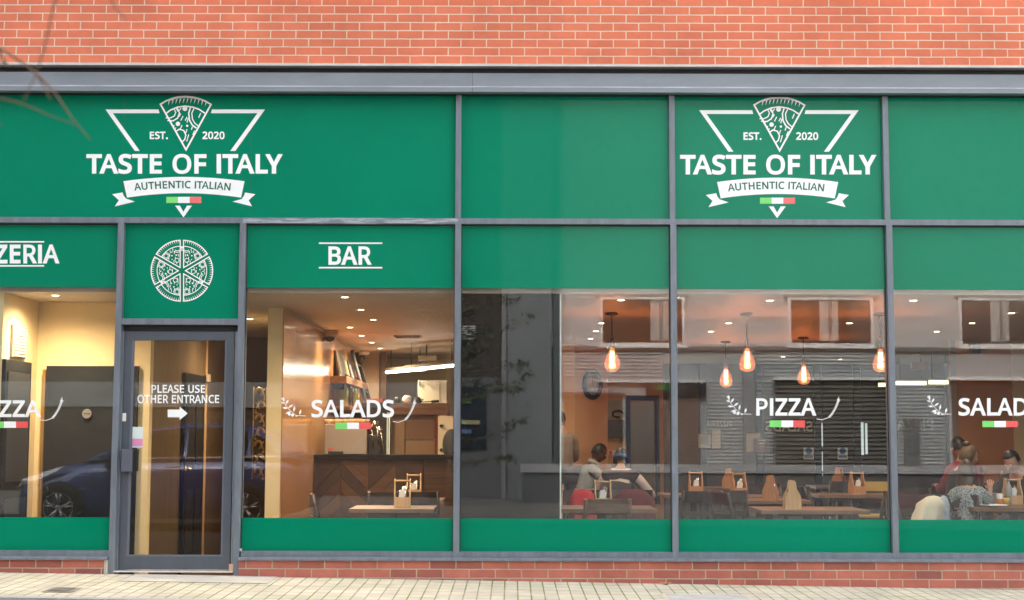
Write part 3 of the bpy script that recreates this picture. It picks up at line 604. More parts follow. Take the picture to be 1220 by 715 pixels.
# round pizza emblem over the door
Y = GY - .002; cx, cy_ = 216.7, 322.6
t = thing('pizza_emblem', 'round white pizza cut in six slices on the green panel over the door', 'sign', at(cx, cy_, Y))
for k in range(6):
    d = Decal(Y); a0 = -90 + 60 * k; mid = a0 + 30
    ox, oy = cx + 2.9 * math.cos(R(mid)), cy_ + 2.9 * math.sin(R(mid)); r_ = 33.8
    def Q(rr, aa): return (ox + rr * math.cos(R(aa)), oy + rr * math.sin(R(aa)))
    A0, A1 = a0 + .8, a0 + 59.2
    d.line([Q(1.4, mid)] + [Q(r_, A0 + (A1 - A0) * j / 8) for j in range(9)], 1.25, True)
    d.line([Q(r_ * .79, A0 + (A1 - A0) * j / 7) for j in range(8)], 1.0)
    for j in range(12):
        aa = A0 + 4 + (A1 - A0 - 7) * j / 11; d.poly([Q(r_ - .6, aa - .9), Q(r_ - .6, aa + .9), Q(r_ * .88, aa + .4)])
    s_ = 1 if k % 2 else -1
    m_ = mid + 21 * s_
    for rr in (4.2, 6.0): d.line([(Q(r_ * .76, m_)[0] + rr * math.cos(R(u)), Q(r_ * .76, m_)[1] + rr * math.sin(R(u))) for u in [m_ + 180 - s_ * 95 + s_ * 21 * z for z in range(8)]], .85)
    m_ = mid - 19 * s_
    for rr in (2.6, 4.0): d.line([(Q(r_ * .68, m_)[0] + rr * math.cos(R(u)), Q(r_ * .68, m_)[1] + rr * math.sin(R(u))) for u in range(0, 361, 45)], .75)
    c_ = Q(r_ * .32, mid + 6 * s_)
    d.line([(c_[0] + 2.6 * math.cos(R(u)), c_[1] + 2.6 * math.sin(R(u))) for u in range(0, 361, 45)], .75)
    for rr, aa, z in ((.5, 12, 1.0), (.55, -4, .9), (.66, 2, .8), (.44, -13, .7)): d.disc(*Q(r_ * rr, mid + aa * s_), z, 8)
    for rr, aa in ((.6, 8), (.62, -9), (.42, 3), (.48, 20), (.7, -2), (.35, -14), (.55, -20), (.25, -5), (.72, 7)):
        p = Q(r_ * rr, mid + aa * s_); d.line([(p[0], p[1] - 1.6), (p[0] + .3, p[1] + 1.6)], .7)
    d.build('slice', VINYL, t)

# words above and on the windows
YV = GY - .0019
def band_sign(word, px0, px1, py0, py1, l0, l1, ly0, ly1, label):
    t = thing('window_sign', label, 'sign', at((px0 + px1) / 2, py1, YV))
    text_mesh('lettering', word, px0, px1, py0, py1, YV, VINYL, 32, t)
    for ly in (ly0, ly1):
        d = Decal(YV); d.poly([(l0, ly - .9), (l1, ly - .9), (l1, ly + .9), (l0, ly + .9)]); d.build('rule', VINYL, t)
band_sign('BAR', 391.3, 443, 293.6, 315.6, 380, 455.5, 289.8, 319, 'white lettering BAR between two thin lines on green film')
band_sign('PIZZERIA', -47, 71, 291.5, 314, -28, 52.6, 288.2, 316.8, 'white lettering PIZZERIA between two thin lines on green film')
def window_word(word, px0, px1, py0, py1, fl0, fl1, fy0, fy1, ol, wh, label):
    t = thing('window_lettering', label, 'sign', at((px0 + px1) / 2, py1, YV))
    text_mesh('lettering', word, px0, px1, py0, py1, YV, VINYL, 27, t)
    d = Decal(YV)
    for k in range(3):
        a, b = fl0 + (fl1 - fl0) * k / 3, fl0 + (fl1 - fl0) * (k + 1) / 3; d.poly([(a, fy0), (b, fy0), (b, fy1), (a, fy1)], k)
    d.build('flag', [VGREEN, VINYL, VRED], t)
    if ol:      # olive twig
        d = Decal(YV); ox, oy = ol
        def O(x, y): return (ox + x / 6.1, oy + y / 6.1)
        d.line([O(*p) for p in ((20, 20), (45, 65), (80, 105), (120, 135), (190, 138))], .6)
        for bx, by, a, ln in ((30, 35, 100, 40), (42, 55, 60, 42), (35, 48, 160, 30), (60, 80, 35, 46), (58, 82, 175, 42), (85, 105, 200, 50), (100, 112, 80, 48), (142, 132, 75, 44), (28, 25, 130, 28), (110, 140, 190, -20)):
            ca, sa = math.cos(R(a)), -math.sin(R(a))
            w_ = 8 if ln > 30 else 6
            d.poly([O(bx, by), O(bx + ca * ln * .5 - sa * w_, by + sa * ln * .5 + ca * w_), O(bx + ca * ln, by + sa * ln), O(bx + ca * ln * .5 + sa * w_, by + sa * ln * .5 - ca * w_)])
        d.disc(*O(68, 125), 1.9, 10); d.disc(*O(92, 132), 1.9, 10)
        d.build('olive_twig', VINYL, t)
    if wh:      # ear of wheat
        d = Decal(YV); ox, oy = wh
        def O(x, y): return (ox + x / 6.1, oy + y / 6.1)
        cur = [(0, 160), (40, 166), (80, 152), (115, 122), (140, 80), (156, 40), (162, 5)]
        d.line([O(*p) for p in cur], .7)
        for k in range(11):
            f_ = k / 10; x = 88 + 68 * (1 - (1 - f_) ** 1.3); y = 148 - 120 * f_ ** 1.15
            dxx, dyy = (.75 - .6 * f_), -(.55 + .45 * f_)
            for sd in (-1, 1):
                nx_, ny_ = -dyy * sd, dxx * sd
                d.poly([O(x, y), O(x + dxx * 5 + nx_ * 9, y + dyy * 5 + ny_ * 9), O(x + dxx * 15 + nx_ * 8, y + dyy * 15 + ny_ * 8), O(x + dxx * 11 + nx_ * 2, y + dyy * 11 + ny_ * 2)])
        d.line([O(154, 40), O(172, 22)], .5); d.line([O(156, 30), O(160, -4)], .5)
        d.build('wheat_ear', VINYL, t)
window_word('SALADS', 371, 469.5, 476.6, 497.2, 399.6, 441.8, 503.6, 511.2, (333.5, 473), (468, 476), 'white lettering SALADS on the window under the word BAR')
window_word('PIZZA', 901, 972.6, 474.5, 495.3, 917, 959, 501, 509, (864, 471), (973, 473), 'white lettering PIZZA on the window under the square fascia panel')
window_word('PIZZA', -24, 48.6, 477, 497, -9.5, 33.3, 502.3, 509.8, None, (47.5, 474), 'white lettering PIZZA on the window beside the door')
window_word('SALADS', 1142, 1240, 474.5, 495.2, 1170.5, 1212.6, 501.6, 509, (1103, 471), None, 'white lettering SALADS in front of the orange partition, cut by the frame edge')
t = thing('door_notice', 'white lettering PLEASE USE OTHER ENTRANCE with an arrow on the door', 'sign', at(212, 500, DY + .02))
text_mesh('lettering', 'PLEASE USE', 180.5, 244.3, 458.6, 468.2, DY + .0205, VINYL, 22, t)
text_mesh('lettering', 'OTHER ENTRANCE', 163.8, 261, 470.6, 480.4, DY + .0205, VINYL, 22, t)
d = Decal(DY + .0205); d.poly([(199.8, 488), (214, 488), (214, 484.6), (223.6, 492.6), (214, 500.6), (214, 497.2), (199.8, 497.2)]); d.build('arrow', VINYL, t)
# ================================================================== inside the restaurant
FL = -.225; CE = 2.45                                # floor and ceiling heights
CREAM = mat('cream_plaster', (.78, .60, .33), .75, 0, .05, 2, .1, 60)
PEACH = mat('peach_plaster', (.70, .42, .24), .75, 0, .05, 2, .1, 60)
ORANGE = mat('orange_panel', (.50, .19, .045), .5, 0, .1, 1.6, .05, 40)
CEILM = mat('ceiling_paint', (.66, .58, .49), .55, 0, .05, 1.2, .04, 30, stretch=(1, .25, 1))
FLOORM = wood_mat('floor_boards', (.06, .035, .02), (.12, .07, .04), .4, 'Y')
DARKP = mat('charcoal_panel', (.022, .025, .027), .5, 0, .15, 2, spec=.1)
BLACKP = mat('black_board', (.010, .011, .012), .6, 0, .1, 2, spec=.08)
WALLW = wood_mat('lacquered_wood', (.33, .16, .065), (.48, .24, .095), .22, 'Z', 2.2, coat=.45)
BROWNW = wood_mat('brown_wall', (.09, .06, .035), (.17, .115, .065), .4, 'Z', 3)
DWOOD = wood_mat('dark_wood', (.045, .022, .013), (.10, .052, .03), .35, 'X')
MWOOD = wood_mat('table_wood', (.13, .07, .042), (.23, .13, .078), .38, 'X')
LWOOD = wood_mat('pale_ply', (.50, .30, .14), (.66, .43, .23), .5, 'Z')
OWOOD = wood_mat('orange_ply', (.42, .19, .07), (.58, .29, .12), .5, 'Z')

q = MB(); q.quad((-9, .16, FL), (9, .16, FL), (9, 12.4, FL), (-9, 12.4, FL)); tag(q.build('floor', FLOORM, fix=False), kind='structure')
q = MB(); q.box(-9, 9, .16, 12.7, CE, CE + .25); tag(q.build('ceiling', CEILM), kind='structure')
def wallbox(name, label, m, x0, x1, y0, y1, z0=FL, z1=CE - .002, cat='wall'):
    q = MB(); q.box(x0, x1, y0, y1, z0, z1); o = q.build(name, m, origin=((x0 + x1) / 2, (y0 + y1) / 2, z0)); return tag(o, label, cat, kind='thing')
# outer shell of the ground floor
q = MB(); q.box(-9.3, -9, .16, 12.7, -.6, 2.75); q.box(9, 9.3, .16, 12.7, -.6, 2.75); q.box(-9.3, 9.3, 12.7, 12.9, 2.2, 2.75); q.box(-9.3, .2, 12.7, 12.9, -.6, 2.2); q.box(7.2, 9.3, 12.7, 12.9, -.6, 2.2); q.box(-9.3, 9.3, .301, 12.9, 2.75, 2.8)
q.build('side_wall', mat('shell_plaster', (.3, .27, .24), .8, 0, .06, 2), BLD)
# lobby behind the first window and the door
Yb = 1.12
xs = fx(46, Yb, 380); xe = fx(178, Yb, 480)
wallbox('lobby_back_wall', 'cream back wall of the lobby beside the entrance door', CREAM, xs, xe, Yb, Yb + .12)
LSW = wallbox('lobby_side_wall', 'cream side wall of the lobby at the frame edge', CREAM, xs - .12, xs, .16, Yb + .12)
wallbox('lobby_far_wall', 'plain cream wall beyond the lobby', CREAM, -9, xs - .121, .9, 1.0)
CW = wallbox('corridor_wall', 'brown wood clad wall running back behind the door', BROWNW, xe - .1, xe, Yb + .121, 6)
wallbox('corridor_end_wall', 'dark wall closing the corridor behind the door', mat('corridor_dark', (.09, .06, .04), .7, 0, .1, 2), xe + .001, -2.42, 6.0, 6.1)
# charcoal panels and trims
ya = .3
q = MB(); q.box(xs + .0005, xs + .035, .17, .86, FL, fz(432, .55)); t = q.build('door', DARKP, LSW); t['label'] = 'charcoal door leaf'
q = MB(); q.box(xs + .0351, xs + .045, .22, .80, FL + .15, FL + .85); q.box(xs + .0351, xs + .045, .22, .80, FL + 1.0, fz(446, .55)); q.build('moulding', mat('charcoal_edge', (.05, .053, .055), .3), t)
xa, xb = fx(53.5, Yb - .04, 500), fx(163, Yb - .04, 500)
t = thing('dark_wall_panel', 'wide charcoal board fixed to the cream lobby wall beside the door', 'panel', ((xa + xb) / 2, Yb, FL))
q = MB(); q.box(xa, xb, Yb - .045, Yb - .001, FL, fz(437.5, Yb - .045)); q.build('board', DARKP, t)
q = MB(); q.box(xa - .03, xa - .004, Yb - .055, Yb - .001, FL, fz(442, Yb)); q.build('trim', mat('brass_trim', (.34, .19, .06), .4, .3, .1, 5), t)
t = thing('wall_vent', 'white rectangular vent on the cream side wall above the charcoal door', 'vent', (xs + .01, .5, fz(410, .5)))
q = MB(); q.box(xs + .001, xs + .025, .36, .74, fz(428, .55), fz(390, .55)); q.build('frame', mat('vent_white', (.42, .41, .38), .5), t)
q = MB()
for k in range(11): z = fz(426, .55) + (fz(391, .55) - fz(426, .55)) * k / 10; q.box(xs + .0252, xs + .032, .39, .71, z - .005, z + .004)
q.build('louvre', MATS['vent_white'], t)
p = at(103.5, 493, Yb - .06)
t = thing('round_wall_sign', 'small round grey sign on the charcoal board beside the door', 'sign', p)
q = MB(); q.lathe([(0, .008), (.043, .008), (.045, 0), (.0, 0)], p, 24, Matrix.Rotation(math.pi / 2, 3, 'X'), smooth=False); q.build('disc', mat('sign_grey', (.22, .2, .18), .5), t)
d = Decal(p.y - .0095); d.line([(99.8, 493), (107.2, 493)], .9); d.build('mark', BLACK, t)
p = at(-1, 535, Yb - .02)
t = thing('fire_call_point', 'red fire alarm call point on the cream wall at the frame edge', 'alarm', p)
xq = fx(1.8, .95, 535); 
q = MB(); q.box(xq - .09, xq, .86, .899, fz(540.5, .9), fz(530, .9)); q.build('case', mat('alarm_red', (.6, .03, .03), .4), t, bevel=.004)
q = MB(); q.box(xq - .07, xq - .02, .854, .8598, fz(537.5, .9), fz(533, .9)); q.build('glass_plate', WHITE, t)
# door on the corridor wall
Z1 = 1735 * .0 ; yd0 = -xe * 1735 / (610 - 217.5) - 12.66; yd1 = -xe * 1735 / (610 - 240.5) - 12.66
q = MB(); q.box(xe + .0005, xe + .04, yd0, yd1, FL, 1.84); t = q.build('door', mat('door_black', (.014, .014, .016), .3, 0, .1, 5), CW); t['label'] = 'black panelled door with brass handle'
q = MB(); ym = (yd0 + yd1) / 2
for a, b, c, d_ in ((yd0 + .1, ym - .04, FL + .2, FL + .85), (ym + .04, yd1 - .1, FL + .2, FL + .85), (yd0 + .1, ym - .04, FL + 1.05, 1.72), (ym + .04, yd1 - .1, FL + 1.05, 1.72)): q.box(xe + .0402, xe + .048, a, b, c, d_)
q.build('panel', mat('door_black_edge', (.03, .03, .033), .25), t)
q = MB(); hz = fz(559, ym); q.tube([(xe + .045, yd0 + .08, hz), (xe + .09, yd0 + .08, hz), (xe + .09, yd0 + .22, hz)], .011, 8); q.lathe([(.0, .006), (.03, .006), (.03, 0)], (xe + .0405, yd0 + .08, hz), 12, Matrix.Rotation(math.pi / 2, 3, 'Y')); q.build('handle', mat('brass', (.75, .5, .2), .25, 1), t)
t = thing('wall_conduit', 'thin pale conduit with a switch box on the brown corridor wall', 'conduit', (xe, yd1 + .1, FL + 1))
yc = -xe * 1735 / (610 - 245.5) - 12.66
q = MB(); q.box(xe + .001, xe + .02, yc - .012, yc + .012, FL, CE - .01); q.build('pipe', LWOOD, t)
q = MB(); q.box(xe + .0205, xe + .05, yc - .06, yc + .03, fz(456, yc), fz(447, yc)); q.build('switch_box', mat('box_beige', (.5, .4, .3), .5), t)
# gilded carved panel
yg = 2.6; xa, xb = fx(301.6, yg, 515), fx(317, yg, 515); za, zb_ = fz(572, yg), fz(462, yg)
t = thing('gilded_panel', 'tall narrow gilded panel of carved scrolls behind the salads window', 'panel', ((xa + xb) / 2, yg, za))
q = MB(); q.box(xa, xb, yg, yg + .04, za, zb_); q.build('backing', mat('gilt_dark', (.12, .07, .02), .5), t)
GOLD = mat('gold_leaf', (.80, .56, .22), .3, .45, .2, 20)
q = MB(); n = 7; xm = (xa + xb) / 2; hx = (xb - xa) / 2
for k in range(n):
    zc = za + (zb_ - za) * (k + .5) / n; sg = 1 if k % 2 else -1
    sp_ = [(xm + sg * hx * (.75 - .09 * j) * math.cos(j * .62), yg - .012, zc + (zb_ - za) / n * (.52 - .05 * j) * math.sin(j * .62)) for j in range(9)]
    q.tube(sp_, [.016, .017, .016, .015, .013, .012, .01, .008, .014], 6)
    q.tube([(xm - sg * hx * .7, yg - .01, zc + .05), (xm - sg * hx * .3, yg - .016, zc + .02), (xm - sg * hx * .75, yg - .012, zc - .045)], [.006, .014, .004], 6)
    q.sphere((xm - sg * hx * .62, yg - .012, zc - .062), .014, n=8)
for x in (xa, xb): q.tube([(x, yg - .004, za), (x, yg - .004, zb_)], .007, 6)
q.build('scrollwork', GOLD, t)
# partition with cream end and lacquered wood face, running back from the window
yp = 1.62; px0 = fx(317.5, yp, 490); px1 = fx(336.5, yp, 490)
t = thing('wood_partition', 'long partition wall with glossy lacquered wood boards and a cream end', 'wall', ((px0 + px1) / 2, yp, FL), kind='thing')
q = MB(); q.box(px0, px1 - .012, yp, 9.3, FL, CE - .002); q.build('core', CREAM, t)
q = MB()
for k in range(9):
    y0 = yp + .004 + k * .853; q.box(px1 - .0118, px1, y0, y0 + .85, FL, CE - .03)
q.build('boards', WALLW, t)
q = MB(); q.box(px1 - .0117, px1 + .012, yp + .004, 9.3, CE - .029, CE - .003); q.build('cornice', mat('pale_trim', (.55, .42, .28), .5), t)
# picture shelf with pictures, bottles, ladder on the wood face
def ywall(px): return px1 * 1735 / (px - 610) - 12.66
y0, y1 = ywall(394), ywall(423); zs_ = fz(452, ywall(405))
t = thing('wall_shelf', 'thick wooden wall shelf on the lacquered partition', 'shelf', (px1, (y0 + y1) / 2, zs_))
q = MB(); q.box(px1 + .001, px1 + .2, y0, y1, zs_ - .09, zs_); q.build('plank', wood_mat('shelf_wood', (.2, .08, .03), (.34, .15, .06), .4, 'Y'), t, bevel=.004)
for y in (y0 + .3, y1 - .3): q = MB(); q.box(px1 + .001, px1 + .14, y - .015, y + .015, zs_ - .16, zs_ - .0905); q.build('bracket', BLACK, t)
for k, (f_, wd, hh, colr, lab) in enumerate(((.1, .8, .33, (.06, .05, .04), 'dark framed picture leaning at the near end of the wall shelf'), (.36, .4, .3, (.5, .36, .12), 'yellowish framed picture next to the dark one on the wall shelf'), (.58, .4, .27, (.12, .13, .16), 'grey framed picture in the middle of the wall shelf'), (.78, .35, .24, (.4, .1, .06), 'reddish framed picture at the far end of the wall shelf'))):
    y = y0 + (y1 - y0) * f_; t = thing('framed_picture', lab, 'picture', (px1 + .1, y + wd / 2, zs_), group='pictures leaning on the wall shelf')
    q = MB(); q.prism([(.06, 0), (.085, 0), (.03, hh), (.005, hh)], lambda u, v, tt: Vector((px1 + u, tt, zs_ + .002 + v)), y, y + wd); q.build('frame', BLACK if k else mat('frame_umber', (.08, .06, .04), .4), t)
    q = MB(); q.prism([(.0855, .05), (.088, .05), (.04, hh - .05), (.0375, hh - .05)], lambda u, v, tt: Vector((px1 + u, tt, zs_ + .002 + v)), y + .04, y + wd - .04); q.build('print', mat('print%d' % k, colr, .5, 0, .7, 5), t)
sh2 = fz(486, ywall(408))
t = thing('bottle_shelf', 'narrow lower shelf of the lacquered partition under the pictures', 'shelf', (px1, (y0 + y1) / 2, sh2))
q = MB(); q.box(px1 + .001, px1 + .22, y0 + .2, y1 + .6, sh2 - .05, sh2); q.build('plank', MATS['shelf_wood'], t)
q = MB(); q.box(px1 + .001, px1 + .1, y0 + .5, y0 + .53, sh2 - .12, sh2 - .0505); q.build('bracket', BLACK, t); q = MB(); q.box(px1 + .001, px1 + .1, y1, y1 + .03, sh2 - .12, sh2 - .0505); q.build('bracket', BLACK, t)
for k, (px, col, hh, lab) in enumerate(((399, (.25, .35, .05), .3, 'green bottle nearest the window on the lower shelf'), (402.5, (.05, .02, .015), .34, 'black bottle beside the green one on the lower shelf'), (406, (.1, .03, .02), .3, 'dark red bottle in the middle of the lower shelf'), (409.5, (.3, .42, .06), .33, 'bright green bottle on the lower shelf'), (413, (.55, .3, .05), .32, 'amber bottle on the lower shelf'), (417.5, (.6, .42, .14), .36, 'tall golden bottle with black cap on the lower shelf'))):
    y = ywall(px) ; t = thing('bottle', lab, 'bottle', (px1 + .12, y, sh2), group='bottles on the lower shelf')
    q = MB(); s_ = hh / .32 * 1.25; q.lathe([(0, .001), (.05 * s_, .001), (.05 * s_, .17 * s_), (.042 * s_, .2 * s_), (.018 * s_, .235 * s_), (.017 * s_, .28 * s_), (0, .28 * s_)], (px1 + .12, y, sh2), 14); q.build('glass_body', mat('bottle%d' % k, col, .12, 0, 0), t)
    q = MB(); q.lathe([(.02 * s_, .27 * s_), (.021 * s_, .31 * s_), (0, .31 * s_)], (px1 + .12, y, sh2), 10); q.build('cap', BLACK, t)
ya, yb_ = ywall(414), ywall(428)
t = thing('leaning_ladder', 'black ladder leaning against the lacquered partition beside the shelves', 'ladder', (px1 + .6, yb_, FL))
q = MB(); za, zb_ = fz(418, ya), FL
for dx in (0, .28): q.tube([(px1 + .06, ya + dx * 2, za), (px1 + .72, yb_ + dx * 2 - .6, zb_)], .03, 6)
q.build('rail', BLACK, t)
q = MB()
for k in range(7):
    f_ = (k + .5) / 7; x = px1 + .06 + .66 * f_; y = ya + (yb_ - .6 - ya) * f_; z = za + (zb_ - za) * f_; q.tube([(x, y, z), (x, y + .56, z)], .016, 6)
q.build('rung', BLACK, t)
# bar, coffee machine, kitchen behind
yb0 = 3.95; zbt = fz(542.5, yb0); xb0 = px1 + .004; xb1 = fx(556, 3.95)
t = thing('bar_counter', 'long dark bar counter faced with chevron boards', 'counter', ((xb0 + xb1) / 2, yb0, FL))
q = MB(); q.box(xb0, xb1, yb0 + .03, yb0 + .62, FL, zbt - .05); q.build('body', DWOOD, t)
q = MB(); q.box(xb0 + .0, xb1 + .02, yb0 - .03, yb0 + .66, zbt - .049, zbt); q.build('worktop', BLACKP, t)
q = MB(); rr = random.Random(3); pw = .16; n = int((xb1 - xb0) / .62)
for k in range(n):
    xa = xb0 + k * .62
    for s_ in (0, 1):
        x0, x1 = xa + s_ * .31, xa + s_ * .31 + .305
        for j in range(-4, 11):
            z = FL + j * pw; dz = .31 if s_ == 0 else -.31; zo = 0 if s_ == 0 else .31
            za, zb2, zc, zd = z + zo, z + zo + dz, z + zo + dz + pw - .006, z + zo + pw - .006
            top = zbt - .052; cl = lambda v: min(max(v, FL + .01), top)
            if cl(za) == cl(zd) and cl(zb2) == cl(zc): continue
            q.prism([(x0, cl(za)), (x1, cl(zb2)), (x1, cl(zc) + .0004), (x0, cl(zd) + .0004)], lambda u, v, tt: Vector((u, tt, v)), yb0 + .004 + rr.random() * .004, yb0 + .029, mi=rr.randrange(3))
q.build('chevron_boards', [wood_mat('chevron_a', (.035, .014, .008), (.065, .028, .016), .5, 'X'), wood_mat('chevron_b', (.06, .025, .013), (.1, .045, .024), .5, 'X'), wood_mat('chevron_c', (.022, .01, .007), (.045, .02, .012), .5, 'X')], t)
ycm = yb0 + .3
def bx(name, px0, px1_, py0, py1, y0, y1, m, parent, bevel=0, grow=0):
    q = MB(); q.box(fx(px0, y0, (py0 + py1) / 2), fx(px1_, y0, (py0 + py1) / 2), y0, y1, fz(py1, y0), fz(py0, y0)); return q.build(name, m, parent, bevel=bevel)
t = thing('coffee_machine', 'boxy grey coffee machine standing on the bar counter', 'coffee machine', at(414, 542, ycm))
o = bx('housing', 387, 437, 506, 541.8, ycm - .15, ycm + .3, mat('machine_grey', (.36, .31, .27), .4, .3, .06, 3), t, .008)
bx('grille', 391, 409, 538.5, 541.5, ycm - .157, ycm - .151, BLACK, t); bx('badge', 391, 397, 534.6, 536.3, ycm - .157, ycm - .151, VRED, t)
q = MB(); p = at(436, 500, ycm)
for k in range(14): q.lathe([(0, 0), (.032, 0), (.04, .06), (.036, .06), (.03, .008)], at(390 + k * 3.6, 505.8, ycm + .05 * (k % 3)), 10)
q.build('cup_stack', mat('cup_brown', (.4, .22, .1), .4), t)
q = MB()
for k, (a, b) in enumerate(((441, 512), (447, 508), (452, 515))):
    p = at(a, b, ycm); q.lathe([(.0, 0), (.035, 0), (.04, .07), (.03, .11), (0, .11)], p - Vector((0, 0, .05)), 12); q.tube([p, p + Vector((.03, -.08, -.02)), p + Vector((.05, -.1, -.2))], .012, 6)
q.build('group_head', mat('chrome_dark', (.35, .3, .25), .25, 1), t)
q = MB(); a = at(440, 541.8, ycm); q.box(a.x, fx(455, ycm), ycm - .1, ycm + .25, a.z, fz(519, ycm)); q.build('drip_tray', BLACK, t, bevel=.01)
t = thing('tall_cabinet', 'tall black cabinet behind the coffee machine with a red top edge', 'cabinet', at(448, 545, 5.2))
bx('body', 431, 461, 480, 560, 5.2, 5.8, BLACK, t, .006); bx('top', 436, 456, 475.5, 479.8, 5.21, 5.79, mat('dull_red', (.4, .07, .04), .5), t)
t = thing('glass_post', 'pale glass screen post standing on the bar counter', 'post', at(462, 542, yb0 + .2))
bx('post', 460.6, 462.4, 492, 542, yb0 + .2, yb0 + .23, mat('post_pale', (.6, .7, .62), .3, .2), t); bx('edge', 463, 464.4, 492, 542, yb0 + .2, yb0 + .23, mat('post_white', (.75, .78, .76), .4), t)
t = thing('serving_cabinet', 'brown wooden serving cabinet behind the bar with a deep top', 'cabinet', at(500, 545, 5.4))
bx('top_box', 465, 533, 480.5, 494.5, 5.35, 6, wood_mat('cabinet_wood', (.13, .06, .035), (.22, .11, .06), .4, 'X'), t, .005)
bx('door', 466, 482, 495.3, 543, 5.42, 5.8, mat('cabinet_tan', (.26, .15, .075), .5, 0, .1, 3), t); bx('door', 483, 518, 495.3, 524, 5.42, 5.8, mat('cabinet_brown', (.17, .085, .045), .5, 0, .1, 3), t)
bx('door', 483, 518, 525, 543, 5.42, 5.8, MATS['cabinet_tan'], t); bx('side', 518.4, 521.6, 495.3, 543, 5.38, 5.8, mat('oxblood', (.18, .025, .02), .4), t)
for k, (px, py, r_, lab, m) in enumerate(((474, 479, 5, 'black bowl lying on top of the serving cabinet', BLACK), (485, 478, 6, 'white cloth heap on top of the serving cabinet', WHITE), (497, 476, 5, 'dark jug on top of the serving cabinet', DARKP))):
    p = at(px, 480.4, 5.6); q = MB(); r_ = r_ * .0105
    q.lathe([(0, 0), (r_ * .8, 0), (r_, r_ * .5), (r_ * .9, r_ * 1.1), (r_ * .5, r_ * 1.5), (0, r_ * 1.55)], p, 14)
    if k == 2: q.tube([p + Vector((r_ * .9, 0, r_)), p + Vector((r_ * 1.5, 0, r_ * .9)), p + Vector((r_ * .9, 0, r_ * .3))], .008, 6)
    tag(q.build(['bowl', 'cloth', 'jug'][k], m, origin=p), lab, ['bowl', 'cloth', 'jug'][k])
p = at(516, 480, 5.6); q = MB(); q.tube([at(499, 479.3, 5.6), at(514, 478.5, 5.6)], .007, 6); q.tube([at(514, 478.5, 5.6), at(523, 478, 5.6)], .018, 8); tag(q.build('knife', BLACK, origin=p), 'long knife with black handle on top of the serving cabinet', 'knife')
yk = 10.4
bm_ = wallbox('rear_bar_wall', 'cream grey wall at the end of the lacquered partition', mat('greige', (.40, .31, .22), .7, 0, .05, 2), px1 + .001, fx(453, 9.35, 450), 9.2, 9.3)
wallbox('wood_post', 'dark brown wooden post before the bright kitchen', DWOOD, fx(453.3, 9.1, 450), fx(460.5, 9.1, 450), 9.1, 9.25, cat='post')
wallbox('kitchen_wall', 'bright cream back wall of the kitchen behind the bar', mat('kitchen_cream', (.78, .66, .42), .6, 0, .04, 2), -3.2, .9, yk + .9, yk + 1.0)
wallbox('kitchen_side_wall', 'side wall of the kitchen behind the black board', MATS['greige'], .9, 1.0, 7.95, yk + 1.0)
t = thing('white_cabinet', 'white wall cabinet in the kitchen above the serving cabinet', 'cabinet', at(515, 500, 8.6))
bx('body', 497.5, 532, 453.5, 520, 8.6, 9, mat('cab_white', (.78, .7, .54), .5), t, .006); bx('handle', 499.5, 500.4, 455, 460, 8.57, 8.598, BLACK, t)
bx('doors', 523.5, 524.2, 454, 519, 8.592, 8.599, MATS['greige'], t)
t = thing('coat_rail', 'white board with black coat hooks beside the black screen', 'rail', at(527, 543, 5.0))
bx('board', 521.8, 541, 496, 542, 5.0, 5.05, mat('rail_cream', (.75, .64, .45), .5), t)
for py in (507.5, 536):
    q = MB(); p = at(525.5, py, 4.99); q.sphere(p, .02, n=8); q.tube([p, p + Vector((.03, -.04, .01))], .008, 6); q.build('hook', BLACK, t)
t = thing('office_chair', 'dark rounded chair back beside the coat rail behind the bar', 'chair', at(537, 545, 4.75))
q = MB(); p = at(538, 530, 4.8); q.sphere(p, .2, (.55, .25, .95), 16); q.build('backrest', mat('dark_fabric', (.03, .03, .035), .8), t)
q = MB(); q.tube([(p.x, p.y, p.z - .18), (p.x, p.y, FL + .05)], .03, 8); q.lathe([(.0, 0), (.22, 0), (.22, .03), (.03, .06), (0, .06)], (p.x, p.y, FL), 14); q.build('stem', BLACK, t)
TUBE = mat('tube_light', (1, .95, .85), .5, emit=(1, .93, .76), estr=4.5)
def strip_light(label, a, b, half=False):
    t = thing('strip_light', label, 'lamp', (a + b) / 2, group='kitchen strip lights')
    q = MB(); u = Vector((0, 0, .035)); q.tube([a + u, b + u], .03, 6); q.build('batten', mat('batten', (.4, .38, .34), .5), t)
    q = MB(); q.tube([a, b], .021, 8); q.build('tube', TUBE, t)
    for k in (.12, .88):
        p = a + (b - a) * k; q = MB(); q.tube([p + u * 1.6, (p.x, p.y, CE)], .006, 5); q.build('hanger', BLACK, t)
strip_light('kitchen strip light further from the window', at(460.5, 443.5, 8.9), at(506, 439.8, 8.2))
strip_light('kitchen strip light nearest the black screen', at(483, 441, 7.2), at(546, 434.8, 6.4))
t = thing('ceiling_diffuser', 'long slot diffuser in the ceiling above the bar', 'vent', atz(486, 401, CE))
p = atz(486, 401, CE); q = MB(); q.box(p.x - .17, p.x + .17, p.y - .2, p.y + .2, CE - .012, CE - .001); q.build('frame', mat('diffuser_tan', (.35, .24, .15), .5), t)
q = MB()
for k in range(3): q.box(p.x - .15, p.x + .15, p.y - .13 + k * .11, p.y - .09 + k * .11, CE - .016, CE - .0125)
q.build('slot', BLACK, t)
t = thing('exit_light_box', 'small brown box light hanging from the ceiling before the kitchen', 'lamp', at(508.5, 429, 7.5))
bx('case', 497.5, 520, 424, 430, 7.5, 7.6, mat('case_brown', (.3, .2, .12), .5), t, .005)
q = MB(); a = at(508, 424, 7.55); q.tube([a, (a.x, a.y, CE)], .01, 6); q.build('stem', BLACK, t)
